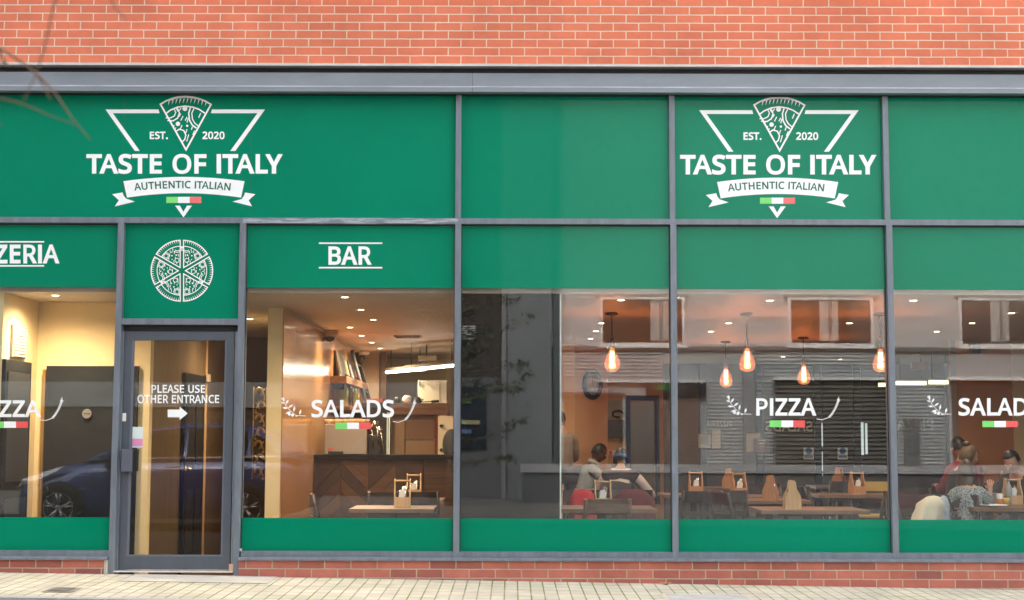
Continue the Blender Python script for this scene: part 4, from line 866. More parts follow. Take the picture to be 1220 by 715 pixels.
# dome cameras
used = []
cam_t = thing('dome_camera', '', 'camera', (0, 0, 0))
q = MB(); q.lathe([(0, 0), (.075, 0), (.078, -.02), (.07, -.045), (.05, -.055)], (0, 0, 0), 20); q.build('housing', mat('cam_housing', (.5, .4, .3), .4), cam_t)
q = MB(); q.lathe([(.05, -.054), (.048, -.075), (.03, -.095), (0, -.102)], (0, 0, 0), 18); q.build('dome', mat('cam_dome', (.01, .01, .01), .08), cam_t)
for px, py, lab in ((393, 394, 'black dome camera on the ceiling nearer the window beside the lacquered wall'), (432, 417.5, 'black dome camera on the ceiling above the ladder')):
    place(cam_t, used, tuple(atz(px, py, CE - .001)), 0, lab, 'dome cameras', sc=(1.35, 1.35, 1.35))

# black board right behind the glass with its white edge strip
xa, xb = fx(549, .15, 480), fx(667, .15, 480)
t = thing('black_screen', 'tall black board standing right behind the window under the plain green panel', 'screen', ((xa + xb) / 2, .2, FL))
q = MB(); q.box(xa, xb, .155, .19, FL, CE - .004); q.build('board', BLACKP, t)
q = MB(); q.box(xb + .0005, xb + .012, .15, .195, FL, CE - .004); q.build('edge_strip', WHITE, t)
wallbox('screen_return', 'dark wall behind the black screen', BLACKP, xa + .1, xa + .2, .2, 3.9)

# big dining room: back glazing, pier with clock, orange partition
YB = 12.45
t = thing('clock_pier', 'peach plastered pier turned at an angle that carries the clock', 'wall', at(705, 600, 7.4), kind='thing')
yq = 7.6; pa = at(684.5, 470, 7.2); pb = at(724, 470, 7.72)
dv = Vector((pb.x - pa.x, pb.y - pa.y, 0)); nv = Vector((dv.y, -dv.x, 0)).normalized()
q = MB(); q.prism([(pa.x, pa.y), (pb.x, pb.y), (pb.x - nv.x * .3 + .2, pb.y - nv.y * .3), (pa.x - nv.x * .3, pa.y - nv.y * .3)], lambda u, v, tt: Vector((u, v, tt)), FL, CE - .002); q.build('pier', PEACH, t)
cpos = pa + (pb - pa) * .5 + nv * .002; cpos.z = fz(458, cpos.y)
Mck = Matrix((Vector((dv.x, dv.y, 0)).normalized(), (0, 0, 1), nv)).transposed()
t = thing('wall_clock', 'round dark rimmed wall clock with a cream face on the peach pier', 'clock', cpos, kind='thing')
q = MB(); q.lathe([(.0, .0), (.205, .0), (.21, .03), (.19, .05), (.15, .045), (.148, .02), (0, .02)], cpos, 32, Mck); q.build('rim', mat('clock_rim', (.035, .03, .028), .4), t)
q = MB(); q.lathe([(0, .0225), (.147, .0225), (.147, .021)], cpos, 32, Mck); q.build('face', mat('clock_face', (.5, .42, .32), .6), t)
q = MB()
for k in range(12):
    a = k * math.pi / 6; q.obox(cpos + Mck @ Vector((.12 * math.sin(a), .12 * math.cos(a), .0235)), .008, .028, .001, Mck @ Matrix.Rotation(-a, 3, 'Z'))
q.build('numeral', BLACK, t)
for L_, a, z in ((.08, R(150), .0255), (.11, R(-5), .027)):
    q = MB(); q.obox(cpos + Mck @ Vector((L_ / 2 * math.sin(a), L_ / 2 * math.cos(a), z)), .01, L_, .001, Mck @ Matrix.Rotation(-a, 3, 'Z')); q.build('hand', BLACK, t)
ORW = wallbox('orange_rear_wall', 'orange plaster wall behind the clock pier', PEACH, fx(700, 9.8), fx(790, 9.8), 9.8, 9.9)
# shelf with things on that wall
t = thing('wall_unit', 'grey wall unit with a shelf on the orange wall behind the seated diners', 'shelf', at(735, 520, 9.75))
bx('board', 724, 746, 476, 497, 9.74, 9.79, mat('unit_grey', (.4, .36, .3), .5), t); bx('cabinet', 723, 744, 500, 521, 9.7, 9.79, mat('unit_dark', (.1, .1, .1), .5), t)
q = MB(); p = at(736, 493, 9.7); q.tube([p + Vector((.08 * math.cos(a), 0, .05 * math.sin(a))) for a in [k * math.pi / 8 for k in range(0, 14)]], .015, 6); q.build('ring', BLACK, t)
t = thing('small_wall_box', 'small red and white box on the orange wall above the diners', 'box', at(731, 540, 9.75))
bx('case', 725, 737, 536, 542, 9.75, 9.79, WHITE, t); bx('label_panel', 725.5, 729.5, 536.5, 541.5, 9.742, 9.749, VRED, t)
# blue rear door frame
BLUE = mat('blue_frame', (.016, .026, .055), .4, 0, .1, 4)
q = MB()
for a, b, c, d_ in ((746, 750.5, 471, 600), (780, 785, 471, 600), (750.6, 779.9, 471, 477)): q.box(fx(a, 9.6), fx(b, 9.6), 9.55, 9.62, fz(d_, 9.6), fz(c, 9.6))
t = q.build('door', BLUE, ORW); t['label'] = 'dark blue framed glass door'
bx('pane', 750.7, 779.9, 477.2, 596, 9.57, 9.58, mat('dark_pane', (.16, .14, .12), .15), t)
# rear glazing of opaque panels, with glowing strips for daylight
t = thing('rear_glazing', 'wide rear window wall of the dining room with blue posts', 'window', at(950, 600, YB), kind='thing')
pxs = [788, 838, 905, 975, 1022, 1064, 1132]
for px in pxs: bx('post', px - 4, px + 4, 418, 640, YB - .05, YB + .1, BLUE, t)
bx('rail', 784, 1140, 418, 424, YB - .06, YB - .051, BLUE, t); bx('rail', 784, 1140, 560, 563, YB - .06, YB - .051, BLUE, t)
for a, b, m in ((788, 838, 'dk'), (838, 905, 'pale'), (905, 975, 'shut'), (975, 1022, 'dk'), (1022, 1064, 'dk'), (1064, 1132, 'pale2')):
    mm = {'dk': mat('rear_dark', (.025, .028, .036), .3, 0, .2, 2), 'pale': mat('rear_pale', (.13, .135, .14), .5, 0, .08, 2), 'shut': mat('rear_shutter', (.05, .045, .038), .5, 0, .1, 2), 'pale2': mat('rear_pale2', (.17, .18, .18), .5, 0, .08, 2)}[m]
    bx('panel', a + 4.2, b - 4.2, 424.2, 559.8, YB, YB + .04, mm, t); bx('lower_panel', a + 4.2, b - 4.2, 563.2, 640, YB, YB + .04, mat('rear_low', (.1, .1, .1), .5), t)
DAY = mat('day_glow', (.5, .55, .55), .5, emit=(.75, .9, .9), estr=.13)  # self-lit strips stand in for daylight, nothing shines through here
for a, b, c, d_ in ((978, 980.2, 503, 531), (978, 980.2, 537, 566), (1025, 1029, 502, 541), (1031, 1033.5, 503, 540)): bx('daylight_glow', a, b, c, d_, YB - .02, YB - .01, DAY, t)
bx('backing', 780, 1200, 400, 660, YB + .11, YB + .15, mat('rear_leak_block', (.02, .02, .022), .8), t)  # added opaque sheet, blocks sky light leaking between posts and panels
for a, b, c, d_, lab in ((832, 846.5, 516, 533, 'white framed notice stuck on the pale rear window'), (848, 858.5, 511, 533.5, 'plain cream sheet beside the framed notice on the rear window'), (889, 906, 515.5, 538, 'cream sheet behind the brown notice on the rear window')):
    tt = thing('notice', lab, 'notice', at((a + b) / 2, d_, YB - .07)); bx('sheet', a, b, c, d_, YB - .075, YB - .07, mat('paper_cream', (.62, .55, .45), .6), tt)
    if a == 832: bx('print_block', 834, 844.5, 518, 529, YB - .079, YB - .0755, mat('print_grey', (.3, .3, .3), .6), tt)
tt = thing('notice', 'brown notice board with white writing on the rear window', 'notice', at(908, 541, YB - .09)); bx('sheet', 898, 917, 521.5, 540.5, YB - .09, YB - .085, mat('notice_brown', (.16, .09, .075), .6), tt)
d = Decal(YB - .0915)
for k in range(4): d.line([(903 + k, 525 + k * 3.4), (912 - k * .7, 524.6 + k * 3.4)], .8)
d.build('writing', VINYL, tt)
for px in (963.5, 1004):
    tt = thing('safety_notice', 'blue and white safety notice ' + ('nearer the middle' if px < 1000 else 'further right') + ' on the dark rear window', 'notice', at(px, 547, YB - .07), group='blue safety notices')
    bx('sheet', px - 6, px + 6, 532.5, 546.5, YB - .08, YB - .075, mat('notice_white', (.6, .66, .72), .5), tt)
    d = Decal(YB - .082); d.disc(px, 537.4, 4.0); d.poly([(px - 5, 542.6), (px + 5, 542.6), (px + 5, 545.6), (px - 5, 545.6)]); d.build('blue_mark', mat('notice_blue', (.03, .12, .4), .5), tt)
FADED = mat('faded_vinyl', (.42, .42, .40), .6)
for word, a, b, c, d_, lab in (('PIZZERIA', 841, 871.5, 501.2, 508.6, 'faded mirror written PIZZERIA on the rear window'), ('SALADS', 912, 968, 502, 514, 'faded mirror written SALADS on the rear window'), ('PIZZA', 1068, 1112, 499, 513, 'faded mirror written PIZZA on the pale rear window')):
    o = text_mesh('rear_lettering', word, a, b, c, d_, YB - .075, FADED, 22, None, mirror=True, origin=at((a + b) / 2, d_, YB - .075)); tag(o, lab, 'lettering')
# orange partition
yo = 6.2; xo = fx(1139, yo, 480)
t = thing('orange_partition', 'tall burnt orange partition behind the diners at the frame edge', 'wall', (xo + .5, yo, FL), kind='thing')
q = MB(); xm = fx(1207, yo, 500); q.box(xo, xm, yo, yo + .1, FL, fz(450, yo)); q.build('lower_panel', ORANGE, t)
q = MB(); q.box(xo, xm, yo + .001, yo + .1, fz(449.7, yo), CE - .002); q.build('washed_panel', PEACH, t)  # peach colour stands in for the reflection washing over the upper orange
q = MB(); q.box(xm + .001, 8.9, yo - .03, yo + .1, FL, CE - .002); q.build('cream_panel', CREAM, t)
q = MB(); q.box(xo - .06, xo - .001, yo - .02, yo + .1, FL, CE - .002); q.build('end_post', mat('post_grey', (.33, .3, .28), .5), t)
t = thing('wall_speaker', 'small grey loudspeaker high on the orange partition', 'speaker', at(1163.5, 413, yo - .1))
bx('case', 1157.5, 1169, 407, 420, yo - .16, yo - .03, mat('speaker_grey', (.17, .16, .15), .5), t, .01); bx('grille', 1158.5, 1168, 408, 419, yo - .165, yo - .161, BLACK, t); bx('bracket', 1161, 1165, 411, 415, yo - .0295, yo - .001, BLACK, t)
q = None
t = thing('emergency_light', 'white rectangular emergency light hanging before the rear window', 'lamp', at(1097, 434, 8.8))
bx('case', 1086, 1105, 430, 438.5, 8.8, 8.86, mat('em_white', (.75, .73, .68), .4), t, .006); q = MB(); a = at(1096, 430, 8.83); q.tube([a, (a.x, a.y, CE)], .01, 6); q.build('stem', WHITE, t); bx('end_cap', 1105.2, 1109, 430.5, 438, 8.81, 8.85, mat('em_grey', (.3, .3, .3), .4), t)
TUBE2 = mat('yellow_tube', (1, .9, .6), .5, emit=(1, .86, .5), estr=.42)
for lab, a, b, dpt in (('yellow strip light between the mullion and the orange partition', (1067, 456.5), (1103, 455), 10.5), ('yellow strip light touching the orange partition', (1107, 455.5), (1131, 455.5), 9.5), ('short strip light seen beside the bulb and mullion', (1047, 458.5), (1056, 458.5), 11.5)):
    A, B = at(*a, dpt), at(*b, dpt); tt = thing('strip_light', lab, 'lamp', (A + B) / 2, group='rear strip lights')
    q = MB(); q.box(A.x, B.x, A.y - .04, A.y + .04, A.z - .028, A.z + .028); q.build('diffuser', TUBE2, tt)
    q = MB(); q.box(A.x, B.x, A.y - .05, A.y + .05, A.z + .029, A.z + .05); q.build('batten', MATS['batten'], tt)
    q = MB()
    for k in (.15, .85): q.tube([(A.x + (B.x - A.x) * k, A.y, A.z + .05), (A.x + (B.x - A.x) * k, A.y, CE)], .006, 5)
    q.build('hanger', BLACK, tt)

# ------------------------------------------------------------------ downlights and pendant bulbs
spot = bpy.data.lights.new('downlight_spot', 'SPOT'); spot.energy = 46; spot.spot_size = R(165); spot.spot_blend = 1; spot.shadow_soft_size = .06; spot.color = (1, .76, .5)
spot2 = spot.copy(); spot2.energy = 13; spot2.color = (1, .82, .62)      # the dining room is dimmer
dl_t = thing('downlight', '', 'lamp', (0, 0, 0))
q = MB(); q.lathe([(.036, -.002), (.05, -.004), (.058, -.001), (.058, 0)], (0, 0, 0), 20); q.build('bezel', WHITE, dl_t)
q = MB(); q.lathe([(0, -.003), (.0355, -.003), (.0355, -.0005)], (0, 0, 0), 16); q.build('lens', mat('lamp_lens', (1, .95, .85), .5, emit=(1, .86, .62), estr=5), dl_t)
so = bpy.data.objects.new('light', spot); C.objects.link(so); so.parent = dl_t; so.location = (0, 0, -.02)
used = []
DL = [(66, 352, 'in the lobby ceiling over the charcoal board'), (297.5, 380, 'beside the mullion above the gilded panel'), (411, 354, 'nearest the window over the word SALADS'), (430, 369, 'second from the glass above the lacquered partition'), (445, 381, 'over the bar front'), (417, 390, 'close to the near dome camera'),
      (431, 400, 'small and faint between the two dome cameras'), (443, 408, 'bright one in front of the wooden post'), (453, 415, 'last before the wooden post'), (740, 357.5, 'nearest the glass beside the black screen window'), (716.5, 385, 'second from the glass above the clock'), (710, 394.5, 'third from the glass above the clock'), (703.5, 403.5, 'fourth from the glass above the clock'), (722, 414.5, 'farthest one above the clock'),
      (917, 358, 'nearest the glass over the word PIZZA'), (868, 385, 'behind the tall pendant cord over PIZZA'), (847, 395, 'further back beside the pendant cords'), (1012, 385, 'within the reflected window beside the mullion'), (1088, 358, 'nearest the glass beside the orange partition'), (1116, 395, 'further back between mullion and orange partition'), (1158, 385, 'above the wall speaker'), (1205, 373, 'over the cream strip at the frame edge'),
      (933, 425, 'far back over the rear window'), (1001, 428, 'far back beside the reflected shutter')]
for px, py, lab in DL:
    o_ = place(dl_t, used, tuple(atz(px, py, CE - .0005)), 0, 'small round ceiling downlight ' + lab, 'ceiling downlights', sc=(.82, .82, 1))
    if px > 600:
        for k_ in KIDS(o_):
            if k_.type == 'LIGHT': k_.data = spot2
AMBER = glass_mat('amber_glass', (1.0, .62, .42), .06)
n_ = AMBER.node_tree; e_ = n_.nodes.new('ShaderNodeEmission'); e_.inputs[0].default_value = (1, .34, .16, 1); e_.inputs[1].default_value = .075      # the lit bulb glows through its amber glass
o_ = [k for k in n_.nodes if k.type == 'OUTPUT_MATERIAL'][0]; s_ = o_.inputs[0].links[0].from_socket; a_ = n_.nodes.new('ShaderNodeAddShader')
n_.links.new(s_, a_.inputs[0]); n_.links.new(e_.outputs[0], a_.inputs[1]); n_.links.new(a_.outputs[0], o_.inputs[0])
bp_t = thing('pendant_bulb', '', 'lamp', (0, 0, 0))
bl = bpy.data.lights.new('bulb_light', 'POINT'); bl.energy = 1.5; bl.color = (1, .38, .12); bl.shadow_soft_size = .05
q = MB(); q.lathe([(0, 0), (.055, 0), (.07, -.012), (.068, -.022), (.03, -.03), (0, -.03)], (0, 0, 0), 20); q.build('ceiling_rose', mat('rose_dark', (.08, .065, .055), .5), bp_t)
used = []
PB = [(729, 372.6, 413.5, 442.5, .085, 'pendant bulb nearest the clock'), (889.5, 373, 413.5, 442.5, .085, 'large pendant bulb over the word PIZZA'), (1048, 373.2, 414, 442.5, .085, 'pendant bulb partly behind the mullion'), (864.5, 406.5, 436.5, 461, .09, 'smaller pendant bulb hanging low beside the large one'), (957, 401.5, 433, 457.5, .085, 'pendant bulb under the reflected window over the word PIZZA')]
p0 = atz(PB[0][0], PB[0][1], CE)
for i, (px, pc, pt, pb_, rad, lab) in enumerate(PB):
    p = atz(px, pc, CE); zt = fz(pt, p.y) - CE; zb2 = fz(pb_, p.y) - CE
    t = bp_t if i == 0 else bpy.data.objects.new('pendant_bulb', None)
    if i: C.objects.link(t); tag(t, None, 'lamp')
    t.location = p; t['label'] = lab; t['group'] = 'glowing filament pendants'; WLOC[t.name] = Vector((0, 0, 0))
    if i:
        o = [k for k in KIDS(bp_t) if k.name.startswith('ceiling_rose')][0].copy(); C.objects.link(o); o.parent = t
    def lt(prof, name, m, n=16):
        q = MB(); q.lathe(prof, (0, 0, 0), n); o = q.build(name, m, None); o.parent = t; return o
    h = zt - zb2; rb = 9.6 * (12.66 + p.y) / 1735 if i < 3 else 7.6 * (12.66 + p.y) / 1735
    q = MB(); q.tube([(0, 0, -.03), (0, 0, zt + .09)], .006, 6); o = q.build('cord', BLACK, None); o.parent = t
    lt([(0, zt + .1), (.018, .1 + zt), (.024, zt + .06), (.026, zt), (.02, zt - .012), (0, zt - .012)], 'lamp_holder', mat('holder', (.1, .07, .05), .4))
    g = lt([(.022, zt - .005), (.026, zt - .02), (rb * .42, zt - h * .2), (rb * .74, zt - h * .38), (rb * .95, zt - h * .55), (rb, zt - h * .68), (rb * .92, zt - h * .83), (rb * .66, zt - h * .94), (rb * .3, zt - h * .99), (0, zb2)], 'glass_bulb', AMBER, 24)
    q = MB(); w_ = []
    for k in range(13):
        w_.append((.014 * math.cos(k * math.pi), .014 * math.sin(k * 1.3), zt - h * (.2 + .55 * (k % 2))))
    q.tube([(-.012, 0, zt - h * .15), (-.016, 0, zt - h * .8), (0, .012, zt - h * .82), (.0, .012, zt - h * .18), (.014, 0, zt - h * .16), (.016, 0, zt - h * .8)], .0045, 6)
    o = q.build('filament', mat('filament', (1, .6, .3), .5, emit=(1, .5, .2), estr=5), None); o.parent = t
    lo = bpy.data.objects.new('light', bl); C.objects.link(lo); lo.parent = t; lo.location = (0, 0, zt - h * .55)
# ================================================================== tables, chairs, caddies
def make_chair(label_mat, fabric=None):
    t = thing('dining_chair', '', 'chair', (0, 0, 0))
    m = label_mat
    q = MB(); q.box(-.21, .21, -.2, .22, .43, .465); q.build('seat', fabric or m, t, bevel=.012)
    for sx in (-1, 1):
        q = MB(); q.tube([(sx * .185, .19, .43), (sx * .195, .2, 0)], [.021, .015], 6); q.build('leg', m, t)
        q = MB(); q.tube([(sx * .185, -.19, .43), (sx * .195, -.22, 0)], [.021, .015], 6); q.build('leg', m, t)
        q = MB(); q.tube([(sx * .19, -.19, .43), (sx * .195, -.215, .65), (sx * .2, -.27, .86)], [.021, .02, .017], 6); q.build('upright', m, t)
    def rail(z0, z1, off):
        q = MB()
        pr = []
        for k in range(9):
            u = -1 + 2 * k / 8; x = u * .2; y = -.245 - off - .035 * (1 - u * u); pr.append((x, y))
        for (xa, ya), (xb, yb_) in zip(pr, pr[1:]):
            q.prism([(xa, ya), (xb, yb_), (xb, yb_ + .02), (xa, ya + .02)], lambda u, v, tt: Vector((u, v, tt)), z0, z1)
        return q
    rail(.74, .86, .015).build('backrest', fabric or m, t); rail(.6, .65, .0).build('back_rail', m, t)
    q = MB(); q.tube([(-.19, .1, .18), (.19, .1, .18)], .011, 5)
    q.build('stretcher', m, t)
    return t
CH_W = wood_mat('chair_brown', (.07, .033, .017), (.13, .065, .034), .4, 'X'); CH_D = wood_mat('chair_dark', (.016, .01, .008), (.035, .02, .015), .4, 'X')
LEATH = mat('red_brown_leather', (.07, .02, .016), .4, 0, .15, 8); YEL = mat('yellow_seat', (.62, .46, .12), .5, 0, .06, 5)
chair_w = make_chair(CH_W); chair_d = make_chair(CH_D); chair_l = make_chair(CH_D, LEATH); chair_y = make_chair(CH_D, YEL)
UC = {'w': [], 'd': [], 'l': [], 'y': []}; PC = {'w': chair_w, 'd': chair_d, 'l': chair_l, 'y': chair_y}
def chair(kind, px, Y, deg, label): return place(PC[kind], UC[kind], (fx(px, Y, 590), Y, FL), R(deg), label, 'dining chairs')
def make_table(m, L_, D_):
    t = thing('dining_table', '', 'table', (0, 0, 0))
    q = MB(); n = 4
    for k in range(n): q.box(-L_ / 2, L_ / 2, -D_ / 2 + D_ / n * k, -D_ / 2 + D_ / n * (k + 1) - .003, .715, .75)
    q.build('tabletop', m, t, bevel=.002)
    q = MB(); q.box(-.035, .035, -.035, .035, .03, .7145); q.box(-.25, .25, -.04, .04, .68, .7142); q.build('pedestal', BLACK, t)
    q = MB(); q.box(-.28, .28, -.04, .04, 0, .03); q.box(-.039, .039, -.28, .28, .0, .029); q.build('foot', BLACK, t)
    return t
tab_a = make_table(MWOOD, .78, .7); UT = []; tab_l = make_table(MWOOD, 1.0, .75); UTL = []
def table(px, Y, label, big=False, deg=0): return place(tab_l if big else tab_a, UTL if big else UT, (fx(px, Y, 600), Y, FL), R(deg), label, 'dining tables')
def make_caddy(m):
    t = thing('cutlery_caddy', '', 'caddy', (0, 0, 0)); W_, D_ = .155, .15
    prof = [(-D_ / 2, .0), (D_ / 2, 0), (D_ / 2, .1), (D_ / 2 - .012, .135), (.035, .19), (.026, .25), (.014, .265), (-.014, .265), (-.026, .25), (-.035, .19), (-D_ / 2 + .012, .135), (-D_ / 2, .1)]
    for s_ in (-1, 1):
        q = MB(); x = s_ * (W_ / 2 - .006); q.prism(prof, lambda u, v, tt: Vector((tt, u, v)), x - .006, x + .006); q.build('end_panel', m, t)
    q = MB(); w2 = W_ / 2 - .0125
    q.box(-w2, w2, -D_ / 2, -D_ / 2 + .01, .002, .095); q.box(-w2, w2, D_ / 2 - .01, D_ / 2, .002, .095); q.box(-w2, w2, -D_ / 2 + .0105, D_ / 2 - .0105, .002, .01); q.build('tray', m, t)
    q = MB(); q.tube([(-w2, 0, .245), (w2, 0, .245)], .009, 8); q.build('carry_bar', m, t)
    q = MB(); rr = random.Random(5)
    for k in range(7):
        x, y = rr.uniform(-.05, .05), rr.uniform(-.05, .02); h = rr.uniform(.15, .2); dx = rr.uniform(-.03, .03)
        q.tube([(x, y, .02), (x + dx, y, h)], [.004, .006], 5)
    q.build('cutlery', mat('cutlery_steel', (.6, .6, .58), .25, 1), t)
    q = MB()
    q.prism([(-.045, .03), (.0, .025), (.03, .14), (.015, .175), (-.02, .16)], lambda u, v, tt: Vector((u, tt, v)), -.045, -.03); q.build('napkin', mat('napkin_white', (.8, .8, .78), .7), t)
    q = MB(); q.lathe([(0, .011), (.022, .011), (.022, .12), (.009, .15), (.009, .175), (0, .178)], (.04, .03, 0), 10); q.lathe([(0, .011), (.02, .011), (.02, .11), (.008, .14), (0, .15)], (-.035, .04, 0), 10); q.build('sauce_bottle', BLACK, t)
    return t
cad_p = make_caddy(LWOOD); cad_o = make_caddy(OWOOD); UCP = []; UCO = []
def caddy(px, Y, deg, label, orange=False): return place(cad_o if orange else cad_p, UCO if orange else UCP, (fx(px, Y, 590), Y, FL + .7505), R(deg), label, 'cutlery caddies')

# salads window
table(470, 1.15, 'bare wooden table in the salads window with a caddy on it'); caddy(479.5, 1.15, 3, 'pale caddy on the table in the salads window')
table(486, 3.0, 'dark table half hidden before the bar counter'); caddy(493, 3.1, 5, 'caddy on the table nearer the bar counter')
chair('l', 405, 1.5, -80, 'red brown chair beside the table in the salads window, near the lacquered partition')
chair('l', 541, 1.5, 80, 'red brown chair by the mullion of the salads window')
chair('d', 466, 2.25, 0, 'dark chair before the bar counter, left of the second caddy'); chair('d', 500, 2.3, 0, 'dark chair before the bar counter, right of the second caddy')
# window with the black screen
table(716, 1.25, 'wooden table behind the brown chair in the half dark window', True); caddy(718, 1.05, 2, 'pale caddy with white cutlery on the table behind the brown chair')
chair('w', 720.5, .72, 2, 'brown wooden chair with its back to the glass beside the black screen')
chair('d', 694, 2.35, 175, 'dark chair with the red jacket hung over it'); chair('d', 755, 2.45, 178, 'dark chair under the maroon coat')
table(722, 5.9, 'table between the man in the grey polo and the woman with dark hair')
# pizza window
table(962, 1.15, 'large bare wooden table at the front of the pizza window', True); caddy(943.5, 1.0, 88, 'pale caddy seen from its end on the front table of the pizza window')
table(916, 3.1, 'second table of the pizza window with an orange tinted caddy near its edge'); caddy(918, 2.85, 70, 'orange tinted caddy partly hidden left of the pale end-on caddy', True)
table(872, 4.1, 'table with one caddy behind dark chairs in the pizza window', True); caddy(880, 3.9, 12, 'orange tinted caddy under the framed notice', True)
table(826, 4.6, 'table beside the mullion in the pizza window'); caddy(829, 4.5, 0, 'orange tinted caddy beside the mullion of the pizza window', True)
table(865, 6.9, 'far table behind the caddies of the pizza window'); caddy(868, 6.4, 75, 'small far caddy behind the one under the framed notice', True)
table(1018, 4.7, 'table with a caddy at the far side of the pizza window', True); caddy(1021, 4.6, 12, 'orange caddy with dark bottles before the yellow chair', True)
table(1000, 7.6, 'far table under the blue safety notices'); caddy(1000, 7.1, 60, 'small far caddy below the second blue safety notice', True)
for k, px, Y, deg, lab in (('d', 832, 2.7, 2, 'dark chair next to the mullion of the pizza window'), ('l', 884, 2.2, -70, 'red brown chair side-on before the second table of the pizza window'), ('d', 858, 2.9, 10, 'dark chair before the table under the framed notice'), ('d', 905, 4.6, 160, 'dark chair between the two orange tinted caddies'),
                           ('l', 1036, 2.4, 100, 'red brown chair at the end of the front table of the pizza window'), ('d', 966, 3.6, -150, 'dark chair with slanted back under the first blue safety notice'), ('d', 985, 3.9, -95, 'dark chair side-on in front of the orange caddy'), ('y', 1044, 5.6, 170, 'yellow chair behind the orange caddy'), ('d', 1003, 6.2, 0, 'far dark chair below the second safety notice')):
    chair(k, px, Y, deg, lab)
# window with the diners
table(1207, 1.75, 'wooden table laid with drinks in front of the orange partition', True)
caddy(1206, 2.0, 5, 'pale caddy among drinks on the diners table')
chair('l', 1110, 1.25, 205, 'red brown chair with a cream puffer jacket over it'); chair('l', 1072, 1.7, 150, 'red brown chair right beside the mullion'); chair('d', 1140, 1.35, 165, 'dark chair of the woman in the patterned blouse')
table(1150, 4.1, 'table behind the woman with the hair bun', True)
chair('d', 1125, 3.6, -80, 'dark chair of the woman with the hair bun'); chair('d', 1168, 5.2, 150, 'dark chair of the man in the maroon top')
chair('d', 1098, 3.3, 185, 'dark chair behind the puffer jacket')
# things on the diners table
TT = FL + .7505
def on_table(px, Y): return Vector((fx(px, Y, 600), Y, TT))
p = on_table(1199.5, 1.55); t = thing('juice_glass', 'glass of orange juice on the diners table', 'glass', p)
q = MB(); q.lathe([(0, .002), (.03, .002), (.034, .105), (.031, .105), (.028, .012), (0, .012)], p, 16); q.build('tumbler', glass_mat('tumbler_glass', (.95, .97, .97), .06), t)
q = MB(); q.lathe([(0, .013), (.0275, .013), (.0305, .085), (0, .085)], p, 16); q.build('juice', mat('orange_juice', (.85, .47, .03), .3), t)
p = on_table(1191.5, 1.7); t = thing('drink_can', 'white and orange drink can beside the juice glass', 'can', p)
q = MB(); q.lathe([(0, .001), (.026, .001), (.032, .01), (.032, .11), (.026, .122), (0, .12)], p, 16); q.build('can_body', mat('can_white', (.7, .7, .68), .3, .4), t)
q = MB(); q.lathe([(.0324, .02), (.0326, .045), (.0324, .07)], p, 16); q.build('label_band', mat('can_orange', (.75, .25, .06), .4), t)
p = on_table(1202, 1.95); t = thing('water_bottle', 'clear bottle behind the juice glass', 'bottle', p)
q = MB(); q.lathe([(0, .001), (.034, .001), (.035, .15), (.03, .18), (.013, .215), (.013, .24), (0, .24)], p, 16); q.build('bottle_body', mat('bottle_clear', (.35, .38, .38), .12), t)
q = MB(); q.lathe([(.015, .232), (.015, .252), (0, .253)], p, 12); q.build('cap', mat('cap_blue', (.1, .12, .2), .4), t)
p = on_table(1184.5, 1.95); t = thing('menu_block', 'grey square menu block standing on the diners table', 'menu', p)
q = MB(); q.box(p.x - .03, p.x + .03, p.y, p.y + .02, TT, TT + .12); q.build('block', mat('block_grey', (.3, .28, .26), .6), t, bevel=.003)
q = MB(); q.box(p.x - .04, p.x + .04, p.y - .01, p.y + .03, TT, TT + .008); q.build('base', BLACK, t)
for px, Y, s_, lab in ((1172, 1.62, 1, 'white plate in front of the woman in the patterned blouse'), (1190, 1.48, .8, 'white crumpled napkin before the drink can')):
    p = on_table(px, Y); q = MB(); q.lathe([(0, .004), (.07 * s_, .004), (.11 * s_, .018), (.108 * s_, .022), (.07 * s_, .01), (0, .009)], p, 22, smooth=(s_ == 1))
    if s_ < 1:
        for v in q.b.verts: v.co.z += .012 * noise.noise(v.co * 30)
    tag(q.build('plate' if s_ == 1 else 'napkin', WHITE, origin=p), lab, 'plate' if s_ == 1 else 'napkin')
p = on_table(1182, 1.55); q = MB(); q.box(p.x - .025, p.x + .025, p.y - .06, p.y + .06, TT, TT + .01); tag(q.build('phone', BLACK, origin=p, bevel=.003), 'black phone lying beside the white plate', 'phone')
